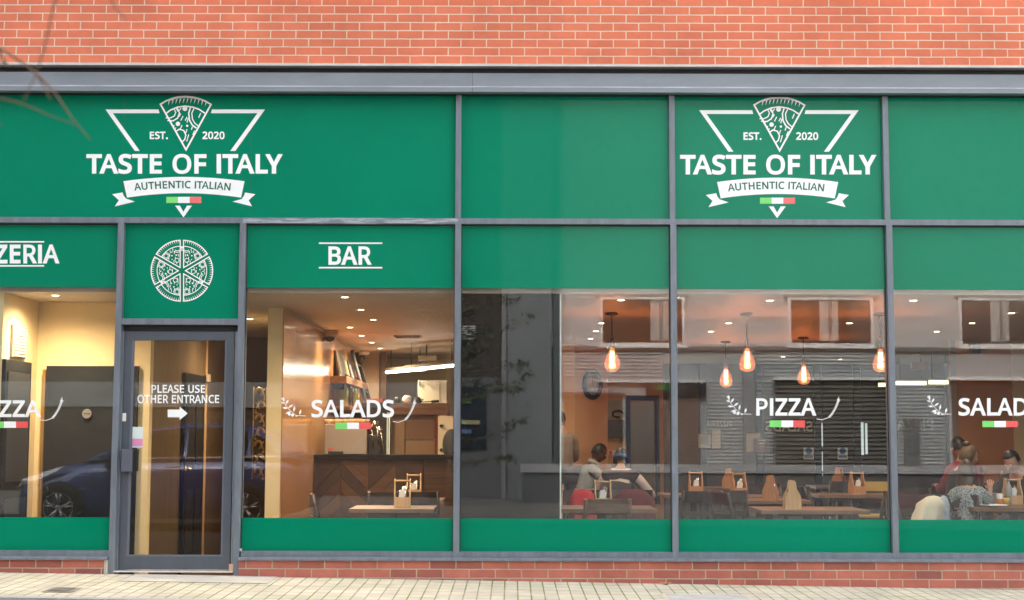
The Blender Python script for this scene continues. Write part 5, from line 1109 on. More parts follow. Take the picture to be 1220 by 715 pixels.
# clothes over chairs
def draped(name, px, Y, zt, wd, dp, hh, m, label, deg=0, seed=1, segs=30, puff=0, shear=0):
    p = Vector((fx(px, Y, 590), Y, FL)); q = MB(); nz_ = 12
    Mz = Matrix.Rotation(R(deg), 3, 'Z'); rings = []
    for j in range(nz_):
        f_ = j / (nz_ - 1); ring = []
        z = zt - hh * f_
        k = math.sin(min(1, f_ * 3.2) * math.pi / 2); k = math.sin(min(1, .25 + f_ * 6) * math.pi / 2) if f_ > 0 else .12; wj = wd / 2 * (.86 + .1 * f_ + .05 * math.sin(f_ * 7 + seed)) * (.55 + .45 * k); dj = dp / 2 * k * (.75 + .35 * f_)
        if puff: dj *= 1 + .28 * abs(math.sin(f_ * math.pi * puff)); wj *= 1 + .1 * abs(math.sin(f_ * math.pi * puff))
        for a in range(segs):
            th = 2 * math.pi * a / segs; v = Vector((wj * math.copysign(abs(math.cos(th)) ** .7, math.cos(th)), dj * math.copysign(abs(math.sin(th)) ** .7, math.sin(th)), z))
            n_ = noise.noise(Vector((v.x * 9, v.y * 9 + seed * 7, f_ * 2.5 + seed))) * (.03 if not puff else .015); v.y += .03 * math.sin(v.x * 42 + seed + f_ * 2) * f_; v.z -= abs(v.x / wd) ** 2 * .22 * (1 - f_); v.x *= 1 + n_ * 3; v.y += n_ * .6; v.z += n_ * (.5 + f_)
            v.x += shear * (.22 - f_ * hh * .9) * (1 if f_ < .6 else .8); ring.append(q.b.verts.new(p + Mz @ v))
        rings.append(ring)
    for a, b in zip(rings, rings[1:]):
        for k in range(segs):
            f = q.b.faces.new((a[k], a[(k + 1) % segs], b[(k + 1) % segs], b[k])); f.smooth = True
    q.b.faces.new(rings[0]); q.b.faces.new(rings[-1][::-1])
    o = q.build(name, m, origin=p + Vector((0, 0, zt - hh))); return tag(o, label, 'jacket' if 'jacket' in name else 'coat')
draped('jacket', 694, 2.1, .885, .34, .24, .72, mat('red_cloth', (.48, .02, .03), .8, 0, .15, 6, .2, 30), 'bright red jacket hung over a chair beside the black screen', 0, 2)
draped('coat', 754, 2.2, .885, .5, .26, .72, mat('maroon_cloth', (.10, .016, .022), .85, 0, .15, 6, .2, 30), 'dark maroon coat hung over a chair by the mullion', 0, 5)
draped('jacket', 1101, 1.05, .875, .30, .2, .6, mat('cream_quilt', (.60, .55, .42), .6, 0, .05, 5), 'cream quilted puffer jacket hung on the chair by the mullion', 15, 3, 30, 5, .42)
draped('jacket', 1124, 1.25, .87, .13, .12, .5, mat('blue_check', (.3, .35, .42), .8, 0, .4, 40), 'pale jacket hung behind the woman in the patterned blouse', 0, 4)

# ================================================================== people
def skin(verts, edges, root=0, sub=1):
    me = bpy.data.meshes.new('tmp'); me.from_pydata([v[0] for v in verts], edges, [])
    ob = bpy.data.objects.new('tmp', me); C.objects.link(ob)
    md = ob.modifiers.new('s', 'SKIN'); md.use_smooth_shade = True
    lay = me.skin_vertices[0].data if me.skin_vertices else None
    if lay is None:
        raise RuntimeError('no skin layer')
    for d_, v in zip(lay, verts):
        r_ = v[1]; d_.radius = r_ if isinstance(r_, tuple) else (r_, r_)
    lay[root].use_root = True
    if sub: ob.modifiers.new('u', 'SUBSURF').levels = sub
    dg = bpy.context.evaluated_depsgraph_get(); dg.update()
    m2 = bpy.data.meshes.new_from_object(ob.evaluated_get(dg)); bpy.data.objects.remove(ob); bpy.data.meshes.remove(me)
    return m2
SKINC = {}
def skinmat(k, col): return mat('skin_' + k, col, .5, 0, .06, 30)
EYE = mat('eye_white', (.75, .73, .7), .3); PUP = mat('eye_dark', (.02, .015, .01), .2)
def person(label, px, Y, deg, skinc, shirt, trousers, hairm, hair='short', lean=10, nod=10, turn=0, sc=1.0, standing=False, sleeve='long', arms=(None, None), collar=None, extra_x=0, vest=None):
    root = thing('person', label, 'person', (fx(px, Y, 580) + extra_x, Y, FL), R(deg)); root.scale = (sc, sc, sc)
    a = R(lean); u = Vector((0, math.sin(a), math.cos(a))); pel = Vector((0, 0, .95 if standing else .55))
    waist = pel + u * .17; chest = pel + u * .34; nb = pel + u * .50; hd = a + R(nod) * .5
    hu = Vector((0, math.sin(hd), math.cos(hd))); neck = nb + hu * .06; hc = nb + hu * .185 + Vector((0, .02, 0))
    V = []; E = []
    def add(p, r_, par=None):
        V.append((Vector(p), r_)); i = len(V) - 1
        if par is not None: E.append((par, i))
        return i
    ip = add(pel, (.15, .115)); iw = add(waist, (.13, .10), ip); ic = add(chest, (.15, .11), iw); inb = add(nb - u * .03, (.085, .08), ic); ine = add(neck, .052, inb); add(neck + hu * .07, .05, ine)
    sleeves = []
    for s_ in (-1, 1):
        sh = nb - u * .055 + Vector((s_ * .175, 0, 0)); arm = arms[0 if s_ < 0 else 1]
        if arm is None: arm = ((s_ * .07, .1, -.26), (-s_ * .1, .22, .05)) if not standing else ((s_ * .06, -.02, -.29), (-s_ * .01, .05, -.26))
        el = sh + Vector(arm[0]); wr = el + Vector(arm[1])
        i1 = add(sh, .058, inb); i2 = add(el, .042, i1); i3 = add(wr, .027, i2); fd = (wr - el).normalized()
        sleeves.append((sh, el, wr))
        side = fd.cross(Vector((0, 0, 1))); side = side.normalized() if side.length > .1 else Vector((1, 0, 0)); nor = side.cross(fd).normalized()
        if nor.z > 0: nor = -nor
        palm = add(wr + fd * .055, (.034, .02), i3)
        for k, (off, ln) in enumerate(((-.03, .062), (-.01, .075), (.01, .07), (.029, .052))):
            b0 = add(wr + fd * .09 + side * off, .0095, palm); b1 = add(wr + fd * (.09 + ln * .5) + side * off * 1.1 + nor * .012, .0085, b0); add(wr + fd * (.09 + ln * .85) + side * off * 1.1 + nor * .035, .007, b1)
        th = add(wr + fd * .045 - side * .04 * s_ + nor * .012, .010, palm); add(wr + fd * .085 - side * .058 * s_ + nor * .03, .008, th)
    legs = []
    for s_ in (-1, 1):
        hip = pel + Vector((s_ * .095, .02, -.03))
        kn = Vector((s_ * .11, .03, .5)) if standing else Vector((s_ * .13, .43, .52)); an = Vector((s_ * .11, 0, .085)) if standing else Vector((s_ * .13, .42, .085))
        i1 = add(hip, .085, ip); i2 = add(kn, .058, i1); i3 = add(an, .04, i2); add(an + Vector((0, .14, -.045)), .034, i3); legs.append((hip, kn, an))
    bm = MB(); m_ = skin(V, E, 0, 1); bm.b.from_mesh(m_); bpy.data.meshes.remove(m_)
    # the head, joined to the neck, with a face
    Mh = Matrix.Rotation(R(turn), 3, 'Z') @ Matrix.Rotation(-(a * .35 + R(nod)), 3, 'X')
    qh = bmesh.new(); bmesh.ops.create_uvsphere(qh, u_segments=24, v_segments=18, radius=1)
    for v in qh.verts:
        x, y, z = v.co
        if z < -.35: x *= 1 - .22 * (-z - .35) / .65; y *= 1 - .05 * (-z - .35) / .65
        p = Vector((x * .077, y * .098, z * .12))
        if y > .2:
            p.y += .024 * math.exp(-(x / .2) ** 2 - ((z + .12) / .2) ** 2) - .010 * (math.exp(-((abs(x) - .4) / .2) ** 2 - ((z - .1) / .14) ** 2)) + .009 * math.exp(-(x / .4) ** 2 - ((z + .82) / .14) ** 2) + .005 * math.exp(-(x / .35) ** 2 - ((z + .5) / .1) ** 2)
        v.co = hc + Mh @ p
    for f in qh.faces: f.smooth = True
    mt = bpy.data.meshes.new('tmp'); qh.to_mesh(mt); qh.free(); bm.b.from_mesh(mt); bpy.data.meshes.remove(mt)
    for s_ in (-1, 1):
        bm.sphere(hc + Mh @ Vector((s_ * .031, .083, .010)), .0125, n=8, mi=1); bm.sphere(hc + Mh @ Vector((s_ * .031, .093, .009)), .006, n=6, mi=2)
        bm.sphere(hc + Mh @ Vector((s_ * .078, -.008, -.005)), .03, (.35, .6, 1), 8, M=Mh)
    bm.sphere(hc + Mh @ Vector((0, .092, -.055)), .022, (1, .35, .28), 8, mi=3, M=Mh)
    sm = skinmat(*skinc); body = bm.build('body', [sm, EYE, PUP, mat('lip', (.3, .1, .08), .4)], root, origin=None, fix=False)
    def fixloc(o):      # built in the person's own coordinates
        o.location = (0, 0, 0); return o
    return_objs = [body]
    # clothes: one garment mesh each
    V = []; E = []
    ip = add(pel - u * .02, (.165, .13)); iw = add(waist, (.15, .12), ip); ic = add(chest, (.168, .128), iw); it = add(nb - u * .035, (.105, .095), ic)
    for s_, (sh, el, wr) in zip((-1, 1), sleeves):
        i1 = add(sh, .075, it)
        if sleeve == 'long': i2 = add(el, .057, i1); add(el + (wr - el) * .93, .04, i2)
        else: add(sh + (el - sh) * .62, .066, i1)
    m_ = skin(V, E, 0, 1); g = MB(); g.b.from_mesh(m_); bpy.data.meshes.remove(m_)
    return_objs.append(g.build('top', shirt, root, fix=False))
    if vest:
        V = []; E = []
        ip = add(pel - u * .03, (.18, .15)); iw = add(waist, (.165, .14), ip); ic = add(chest, (.182, .145), iw); it = add(nb - u * .04, (.12, .11), ic)
        for s_, (sh, el, wr) in zip((-1, 1), sleeves): (lambda i_: add(sh + (el - sh) * .22, .078, i_))(add(sh - Vector((s_ * .01, 0, 0)), .09, it))
        m_ = skin(V, E, 0, 1); g = MB(); g.b.from_mesh(m_); bpy.data.meshes.remove(m_); return_objs.append(g.build('vest', vest, root, fix=False))
    V = []; E = []; ip = add(pel - u * .0, (.155, .125))
    for hip, kn, an in legs:
        i1 = add(hip, .1, ip); i2 = add(kn, .074, i1); add(an + Vector((0, 0, .03)), .058, i2)
    m_ = skin(V, E, 0, 1); g = MB(); g.b.from_mesh(m_); bpy.data.meshes.remove(m_)
    return_objs.append(g.build('trousers', trousers, root, fix=False))
    g = MB()
    for hip, kn, an in legs:
        g.sphere(an + Vector((0, .07, -.035)), .05, (.95, 2.6, .95), 12)
    return_objs.append(g.build('shoes', BLACK, root, fix=False))
    # hair
    qh = bmesh.new(); bmesh.ops.create_uvsphere(qh, u_segments=28, v_segments=20, radius=1)
    kill = []
    for v in qh.verts:
        x, y, z = v.co; lim = -.38 if hair == 'short' else -.6
        if (y > .42 - .1 * abs(x) and z < .48) or z < lim or (hair == 'short' and y > .0 and z < .0 and abs(x) < 2): kill.append(v)
        s_ = 1.07 + .04 * noise.noise(v.co * 5 + Vector((px, 0, 0))) + (.05 if hair != 'short' else .02)
        p = Vector((x * .08 * s_, (y * .1 - .006) * s_, z * .122 * s_ + .006)); v.co = hc + Mh @ p
    bmesh.ops.delete(qh, geom=kill, context='VERTS')
    for f in qh.faces: f.smooth = True
    g = MB(); mt = bpy.data.meshes.new('tmp'); qh.to_mesh(mt); qh.free(); g.b.from_mesh(mt); bpy.data.meshes.remove(mt)
    if hair == 'bun':
        g.sphere(hc + Mh @ Vector((0, -.085, .12)), .04, (1.1, .9, .75), 12)
        g.tube([hc + Mh @ Vector((0, -.06, .1)), hc + Mh @ Vector((0, -.075, .12))], .03, 8)
    if hair == 'long':
        n1, n2 = 18, 9
        rings = []
        for j in range(n2):
            f_ = j / (n2 - 1); ring = []
            for k in range(n1):
                th = R(-205) + R(230) * k / (n1 - 1)        # open in front of the face
                rr_ = .088 + .022 * f_ + .008 * math.sin(k * 2.1 + j)
                ring.append(g.b.verts.new(hc + Mh @ Vector((rr_ * 1.02 * math.cos(th), rr_ * 1.1 * math.sin(th) - .008, .03)) - Vector((0, .01 * f_, (.36 if vest else .27) * f_))))
            rings.append(ring)
        for a_, b_ in zip(rings, rings[1:]):
            for k in range(n1 - 1):
                f = g.b.faces.new((a_[k], a_[k + 1], b_[k + 1], b_[k])); f.smooth = True
    return_objs.append(g.build('hair', hairm, root, fix=False))
    if collar:
        g = MB(); g.lathe([(.06, -.015), (.072, -.01), (.078, .02), (.068, .035), (.062, .02)], neck - hu * .02, 18, Matrix.Rotation(-hd, 3, 'X')); return_objs.append(g.build('collar', collar, root, fix=False))
    # parts were modelled in the person's own frame
    for o in return_objs:
        off = Vector(WLOC[root.name]); me = o.data
        for v in me.vertices: v.co += off
        o.location = (0, 0, 0)
    return root
DK = mat('hair_black', (.012, .010, .009), .45, 0, .3, 60); BR = mat('hair_brown', (.045, .026, .015), .45, 0, .3, 60, stretch=(4, 4, 1)); BLN = mat('hair_blonde', (.11, .068, .036), .5, 0, .35, 60, stretch=(4, 4, 1))
JEAN = mat('dark_jeans', (.03, .035, .05), .8, 0, .15, 20); BLK = mat('black_cloth', (.016, .016, .018), .85, 0, .2, 20, .8, 9)
def blouse():
    m = mat('patterned_blouse', (.2, .24, .25), .8); n = m.node_tree; b = n.nodes['Principled BSDF']
    tc = n.nodes.new('ShaderNodeTexCoord'); vo = n.nodes.new('ShaderNodeTexVoronoi'); vo.inputs['Scale'].default_value = 60
    cr = n.nodes.new('ShaderNodeValToRGB'); cr.color_ramp.elements[0].position = .3; cr.color_ramp.elements[0].color = (.03, .035, .04, 1); cr.color_ramp.elements[1].position = .5; cr.color_ramp.elements[1].color = (.30, .35, .36, 1)
    n.links.new(tc.outputs['Object'], vo.inputs['Vector']); n.links.new(vo.outputs['Distance'], cr.inputs[0]); n.links.new(cr.outputs[0], b.inputs['Base Color']); return m
person('man in a pale grey polo shirt seated below the wall clock', 692, 6.9, -75, ('deep', (.13, .065, .035)), mat('grey_polo', (.32, .35, .36), .85, 0, .06, 12, .7, 9), JEAN, DK, 'short', 18, 18, 0, sleeve='short', arms=(((-.08, .16, -.24), (.08, .25, .0)), ((.06, .2, -.22), (-.1, .24, .04))), collar=mat('polo_collar', (.5, .53, .54), .8))
p2 = person('woman with long dark hair and blue headband bent over the far table', 738, 4.9, -8, ('tan', (.36, .2, .13)), mat('blush_top', (.52, .46, .45), .8, 0, .08, 10, .7, 9), JEAN, DK, 'long', 26, 22, 0, vest=mat('dark_gilet', (.03, .022, .03), .85, 0, .2, 14, .6, 9), arms=(((-.12, .16, -.22), (.1, .2, .05)), ((.2, .06, -.24), (.0, .22, -.02))))
g = MB(); g.lathe([(.093, -.022), (.099, -.02), (.1, .02), (.094, .026)], (0, 0, 0), 24)
hb = g.build('headband', mat('headband_blue', (.03, .07, .2), .7), None); hb.parent = p2; hb.location = (0, .34, 1.14); hb.rotation_euler = (R(-30), 0, 0); hb.scale = (1, 1.16, 1)
person('standing person in a beige hoodie in front of the clock pier', 672, 6.6, 25, ('rose', (.36, .18, .12)), mat('beige_hoodie', (.24, .19, .15), .9, 0, .12, 10, .8, 8), BLK, BR, 'short', 8, 14, -50, sc=1.0, standing=True, arms=(((-.05, .06, -.27), (.12, .18, .02)), ((.05, .03, -.28), (-.05, .16, .0))))
person('woman with blonde hair in a bun and a black top, looking down', 1134, 3.75, -78, ('fair', (.55, .32, .23)), BLK, JEAN, BLN, 'bun', 14, 22, 0)
person('man with short black hair in a maroon top, seen from behind', 1160, 5.0, 18, ('fair2', (.5, .28, .2)), mat('maroon_top', (.20, .02, .035), .8, 0, .12, 8, .7, 9), JEAN, DK, 'short', 20, 10, 0, sc=1.08)
person('woman in a grey patterned blouse raising her fork, seen from behind', 1156, 1.62, 4, ('fair3', (.55, .31, .22)), blouse(), mat('mustard_trousers', (.5, .36, .06), .8), BR, 'long', 6, 14, -12, sc=.88, arms=(((-.06, .1, -.26), (.1, .24, .02)), ((.11, .13, -.2), (.03, .05, .21))))
person('man with dark hair at the frame edge, bent over the diners table', 1226, 3.4, 130, ('fair4', (.58, .33, .25)), BLK, JEAN, DK, 'short', 24, 24, 0, arms=(((-.1, .16, -.22), (.1, .22, .04)), ((.1, .16, -.22), (-.1, .22, .04))))
f0 = at(1190.5, 571.5, 1.86); t = thing('fork', 'fork held up by the woman in the patterned blouse', 'fork', f0)
q = MB(); q.tube([f0 - Vector((.02, 0, .05)), f0 + Vector((.012, 0, .03))], .0045, 6); q.build('grip', BLACK, t)
q = MB(); q.tube([f0 + Vector((.012, 0, .03)), f0 + Vector((.022, 0, .055))], .003, 6)
for k in (-1, 0, 1): q.tube([f0 + Vector((.022 + k * .006, 0, .055)), f0 + Vector((.03 + k * .006, 0, .085))], .0016, 5)
q.build('tines', STEEL, t)
# ================================================================== the other side of the street (seen in the glass)
DO = 17.3; YO = -DO                                    # distance of the opposite front
OB = thing('opposite_building', 'pale rendered and brown brick building across the street, seen in the glass', 'building', (0, YO, 0), kind='thing')
def X_(px): return rx(px, DO)
def Z_(py): return rz(py, DO)
def ob(name, px0, px1, py0, py1, y0, y1, m, parent=OB, bevel=0, pad=0):
    q = MB(); q.box(X_(px0), X_(px1), YO + y0, YO + y1, Z_(py1), Z_(py0)); return q.build(name, m, parent, bevel=bevel)
RENDER = mat('pale_render', (.58, .565, .55), .8, 0, .06, .8, .1, 30)
BRB = brick_mat('brown_brick', (.07, .042, .03), (.05, .032, .024), (.1, .085, .07), varscale=2)
GREYP = mat('grey_cladding', (.40, .42, .43), .5, 0, .05, 1)
RIB = mat('ribbed_grey', (.42, .44, .44), .5, 0, .06, 1.5)
OFRAME = mat('white_upvc', (.86, .85, .83), .4)
OGL = mat('dark_window_glass', (.03, .03, .032), .06, spec=1.0)
SHUT = mat('shutter_brown', (.10, .088, .072), .5, 0, .15, 2)
ob('wall', 604, 1900, 96, 412, -.3, 0, RENDER); ob('band', 668, 1900, 412, 417, -.25, .06, mat('band_dark', (.16, .16, .16), .6)); ob('lower_wall', 668, 1900, 417.2, 620, -.3, -.02, GREYP)
ob('brick_wall', -900, 597, -60, 620, -.3, -.02, BRB); ob('concrete_band', -900, 500, 456, 486, -.019, .05, mat('band_concrete', (.2, .2, .2), .8, 0, .1, 2)); ob('parapet', -900, 1900, 86, 96, -.35, .12, mat('coping', (.4, .4, .38), .8))
ob('pilaster', 604.5, 657, 96.5, 620, .001, .22, mat('pilaster_grey', (.2, .21, .215), .6, 0, .05, 1)); ob('downpipe', 597.5, 603, 96.5, 620, .0, .12, mat('downpipe_grey', (.3, .3, .3), .5)); ob('downpipe', 659, 667, 96.5, 620, .001, .14, mat('pipe_dark', (.09, .1, .105), .5))
ob('garage_wall', 540, 597, 450, 620, -.018, .03, mat('garage_grey', (.14, .14, .145), .6, 0, .06, 2)); ob('shop_board', 545, 580, 461, 536, .031, .09, mat('board_navy', (.012, .018, .035), .3, 0, .3, 3))
for py, c in ((478, (.1, .3, .06)), (503, (.55, .5, .25)), (514, (.12, .2, .36))): ob('board_mark', 547, 562 if c[0] < .2 else 572, py - 2.5, py + 2.5, .0905, .096, mat('mark%d' % py, c, .4))
q = MB()
for k in range(7): q.box(X_(548), X_(566), YO - .02, YO + .05, Z_(404) + k * .042, Z_(404) + k * .042 + .02)
q.build('louvre_vent', OFRAME, OB)
# ribbed siding
def ribs(px0, px1, py0, py1, y, pitch=.075, m=RIB, name='siding', dep=.03):
    q = MB(); z = Z_(py1)
    while z < Z_(py0):
        q.prism([(0, z), (dep, z + .007), (.0, z + pitch - .004)], lambda u, v, tt: Vector((tt, YO + y + u, v)), X_(px0), X_(px1)); z += pitch
    return q.build(name, m, OB)
ribs(840, 922, 452, 600, -.019); ribs(1064, 1130, 452, 600, -.019); ribs(905, 1066, 419, 447, -.019); ribs(668, 790, 419, 448, -.019)
# first floor windows
for a, b, cu in ((-260, -157, .4), (715, 818, .72), (941, 1044, .5), (1146, 1249, .5), (1370, 1473, .4)):
    w_ = ob('window', a + 4, b - 4, 356, 408, .001, .03, OGL)
    for c0, c1, d0, d1 in ((a, a + 4, 352, 412), (b - 4, b, 352, 412), (a + 4.01, b - 4.01, 352, 356), (a + 4.01, b - 4.01, 408, 412)): ob('frame', c0, c1, d0, d1, .001, .07, OFRAME, w_)
    m_ = a + (b - a) * cu; ob('mullion', m_ - 1.3, m_ + 1.3, 356.1, 407.9, .031, .06, mat('upvc_grey', (.3, .3, .3), .4), w_)
    ob('curtain', m_ - 13, m_ - 2, 357, 405, .0305, .04, mat('curtain', (.5, .48, .44), .8), w_); ob('curtain', m_ + 2, m_ + 9, 357, 405, .0305, .04, MATS['curtain'], w_)
    ob('sill', a - 2, b + 2, 412.2, 414.2, .001, .1, OFRAME, w_); ob('hood', a - 5, b + 5, 349, 351.8, .001, .09, mat('hood_stone', (.5, .47, .42), .7), w_)
# shop entrance, shutters
ob('lintel', 712, 842, 451.5, 455, -.0195, .1, OFRAME); ob('shop_sign_box', 770, 841, 455.2, 470, -.0195, .16, mat('box_black', (.02, .02, .02), .4)); ob('green_panel', 783, 800, 457, 464, .161, .17, mat('sign_green', (.02, .22, .06), .4))
ob('brick_pier', 786, 834, 470.2, 620, -.019, .05, brick_mat('pier_brick', (.22, .13, .09), (.17, .1, .075), (.42, .38, .33), varscale=2)); 
d_ = ob('shop_door', 746, 785, 470.2, 600, -.0195, .03, mat('door_blue', (.02, .03, .06), .4)); ob('pane', 751, 780, 476, 560, .031, .036, OGL, d_)
ob('shop_window', 672, 742, 470, 560, -.0195, .02, OGL); ob('shop_frame', 668, 745, 466.5, 469.9, -.0195, .05, mat('frame_blue', (.04, .05, .09), .4))
ob('shutter_head', 922, 1066, 448, 452, -.0195, .1, OFRAME)
s_ = ob('shutter', 925, 1062, 452.1, 604, -.0195, .0, SHUT)
ribs(926, 1061, 453, 604, .0005, .09, SHUT, 'shutter_slats', .04)
ob('jamb', 921.5, 924.8, 452.1, 604, -.0195, .08, mat('jamb_grey', (.2, .2, .2), .5)); ob('jamb', 1062.2, 1065.5, 452.1, 604, -.0195, .08, MATS['jamb_grey']); ob('corner_post', 886, 900, 417.5, 604, -.0195, .12, mat('post_steel', (.33, .34, .35), .4))
ob('tall_door', 1078, 1096, 497, 560, -.0195, .06, mat('tall_door_grey', (.17, .18, .18), .4)); ob('garage_opening', 1136, 1900, 452, 600, -.0195, .02, mat('opening_dark', (.03, .03, .032), .6)); ob('lintel', 1130, 1900, 447, 451.8, -.0195, .1, OFRAME)
ob('body', -900, 1900, -60, 620, -3, -.301, mat('block_body', (.2, .2, .2), .9))
# low wall before it
t = thing('low_wall', 'long low grey wall with a pale coping across the street, seen in the glass', 'wall', (X_(900), YO + 1.2, 0), kind='thing')
q = MB(); dW = 16.0; q.box(rx(622, dW), rx(1700, dW), -dW - .12, -dW + .12, -.8, rz(563, dW)); q.build('body', mat('low_wall_grey', (.12, .12, .125), .8, 0, .15, 2, .2, 40), t)
q = MB(); q.box(rx(620, dW), rx(1702, dW), -dW - .17, -dW + .17, rz(562.9, dW), rz(553, dW)); q.build('coping', mat('coping_pale', (.46, .46, .47), .7, 0, .08, 2), t)

# ------------------------------------------------------------------ parked blue car, seen in the glass
def wheel(cx, cz, yside, parent):
    q = MB(); Mx = Matrix.Rotation(math.pi / 2, 3, 'X'); c = (cx, yside, cz)
    q.lathe([(.2, .0), (.215, .03), (.29, .035), (.31, .015), (.315, -.05), (.315, -.15), (.29, -.2), (.2, -.2)], c, 40, Mx @ Matrix.Scale(-1, 3, (0, 0, 1))); w_ = q.build('wheel', mat('tyre', (.02, .02, .02), .8), parent)
    q = MB(); ds = 1
    q.lathe([(.215, .028), (.205, .03), (.195, .01), (.19, -.06)], c, 40, Mx @ Matrix.Scale(-1, 3, (0, 0, 1)))
    q.lathe([(0, .02), (.035, .02), (.045, .0), (.045, -.05)], c, 16, Mx @ Matrix.Scale(-1, 3, (0, 0, 1)))
    for k in range(5):
        for dd in (-.16, .16):
            a = k * 2 * math.pi / 5 + .3; p0 = Vector((cx + .035 * math.cos(a), yside + .01, cz + .035 * math.sin(a))); p1 = Vector((cx + .2 * math.cos(a + dd), yside + .018, cz + .2 * math.sin(a + dd)))
            q.tube([p0, p1], [.016, .013], 6)
    q.build('rim', mat('alloy', (.62, .63, .65), .3, .8), w_)
    q = MB(); q.lathe([(0, -.06), (.19, -.06), (.19, -.065)], c, 24, Mx @ Matrix.Scale(-1, 3, (0, 0, 1))); q.build('brake', mat('brake_dark', (.03, .03, .03), .6), w_)
PAINT = mat('blue_car_paint', (.028, .07, .26), .25, .2, coat=1.0); CGL = mat('car_glass', (.012, .014, .016), .05, spec=.8)
CX0 = rx(14, 7.34); CL = 4.05; CZ = gz(-5, -2.2) - .12; cyc = -7.34 - .87
car = thing('parked_car', 'dark blue hatchback parked by the kerb, mirrored in the glass beside the door', 'car', (CX0 + 2, cyc, CZ))
st = [(0.0, .22, .50, .60), (.05, .2, .62, .70), (.18, .2, .74, .79), (.5, .2, .86, .855), (.95, .2, .95, .87), (1.35, .2, .99, .875), (2.0, .2, 1.0, .88), (2.7, .2, 1.01, .88), (3.3, .2, 1.02, .87), (3.75, .22, 1.03, .84), (3.98, .28, .98, .77), (4.05, .34, .85, .70)]
q = MB(); rings = []
for s_, z0, z1, hw_ in st:
    zm = z0 + (z1 - z0) * .55
    sec = [(-hw_ * .92, z0), (-hw_, z0 + .1), (-hw_ * 1.0, zm), (-hw_ * .965, z1 - .06), (-hw_ * .86, z1 - .008), (-hw_ * .45, z1 + .012), (0, z1 + .018), (hw_ * .45, z1 + .012), (hw_ * .86, z1 - .008), (hw_ * .965, z1 - .06), (hw_, zm), (hw_, z0 + .1), (hw_ * .92, z0)]
    rings.append([q.b.verts.new((CX0 + s_, cyc + y, CZ + z)) for y, z in sec])
for a, b in zip(rings, rings[1:]):
    for k in range(len(a) - 1): q.b.faces.new((a[k], a[k + 1], b[k + 1], b[k])).smooth = True
q.b.faces.new(rings[0]); q.b.faces.new(rings[-1][::-1])
gh = [(.98, .96, .97, .80), (1.35, .98, 1.18, .76), (1.8, .98, 1.40, .69), (2.2, .98, 1.475, .655), (2.9, .98, 1.485, .65), (3.4, 1.0, 1.43, .64), (3.8, 1.0, 1.25, .68), (3.97, .96, 1.0, .75)]
rings = []
for s_, z0, z1, hw_ in gh:
    hb_ = .855; sec = [(-hb_ + (.02 if z1 < 1.1 else 0), z0), (-hw_ - .02, z0 + (z1 - z0) * .75), (-hw_ * .9, z1 - .02), (-hw_ * .4, z1), (hw_ * .4, z1), (hw_ * .9, z1 - .02), (hw_ + .02, z0 + (z1 - z0) * .75), (hb_ - (.02 if z1 < 1.1 else 0), z0)]
    rings.append([q.b.verts.new((CX0 + s_, cyc + y, CZ + z)) for y, z in sec])
for a, b in zip(rings, rings[1:]):
    for k in range(len(a) - 1): q.b.faces.new((a[k], a[k + 1], b[k + 1], b[k])).smooth = True
q.b.faces.new(rings[0]); q.b.faces.new(rings[-1][::-1])
q.build('body', PAINT, car)
ys = cyc + .862
def side_poly(pts, m, name, off=.008, slope=.24):
    """polygon on the car's street side: (s, z), leaning in above the belt line"""
    q = MB(); P_ = []
    for s_, z in pts:
        y = ys + off - max(0, z - 1.0) * slope * 1.6; P_.append(Vector((CX0 + s_, y, CZ + z)))
    f = q.b.faces.new([q.b.verts.new(p) for p in P_]); r_ = bmesh.ops.extrude_face_region(q.b, geom=[f]); bmesh.ops.translate(q.b, verts=[v for v in r_['geom'] if isinstance(v, bmesh.types.BMVert)], vec=(0, .006, 0))
    return q.build(name, m, car)
side_poly([(1.22, 1.03), (1.86, 1.36), (2.32, 1.42), (2.32, 1.03)], CGL, 'side_window'); side_poly([(2.38, 1.03), (2.38, 1.42), (3.0, 1.42), (3.2, 1.36), (3.2, 1.03)], CGL, 'side_window'); side_poly([(3.26, 1.05), (3.26, 1.34), (3.45, 1.26), (3.6, 1.08)], CGL, 'side_window')
side_poly([(1.18, .985), (1.2, 1.01), (3.6, 1.035), (3.6, 1.012)], mat('chrome', (.8, .8, .8), .15, 1), 'chrome_strip', .014)
for s_ in (2.1, 3.05): side_poly([(s_, .86), (s_ + .2, .87), (s_ + .2, .89), (s_, .88)], MATS['chrome'], 'door_handle', .03)
q = MB()
hl = [(.06, .60), (.12, .70), (.35, .80), (.72, .90), (.62, .82), (.3, .68)]
P_ = [Vector((CX0 + s_, cyc + .80 + .075 * min(1, s_ / .5) + .015, CZ + z)) for s_, z in hl]
f = q.b.faces.new([q.b.verts.new(p) for p in P_]); r_ = bmesh.ops.extrude_face_region(q.b, geom=[f]); bmesh.ops.translate(q.b, verts=[v for v in r_['geom'] if isinstance(v, bmesh.types.BMVert)], vec=(0, .02, 0)); q.build('headlight', mat('headlight', (.75, .78, .8), .1, .3, coat=1), car)
for cxw in (rx(70, 7.34), rx(293, 7.34)):
    q = MB(); q.lathe([(0, .01), (.37, .01), (.37, -.12)], (cxw, ys + .002, CZ + .31), 32, Matrix.Rotation(math.pi / 2, 3, 'X') @ Matrix.Scale(-1, 3, (0, 0, 1))); q.build('wheel_arch', BLACK, car)
    wheel(cxw, CZ + .315, ys + .012, car)
q = MB(); q.sphere((CX0 + 1.28, ys + .08, CZ + 1.03), .11, (.8, .8, .6), 12); q.build('door_mirror', PAINT, car)
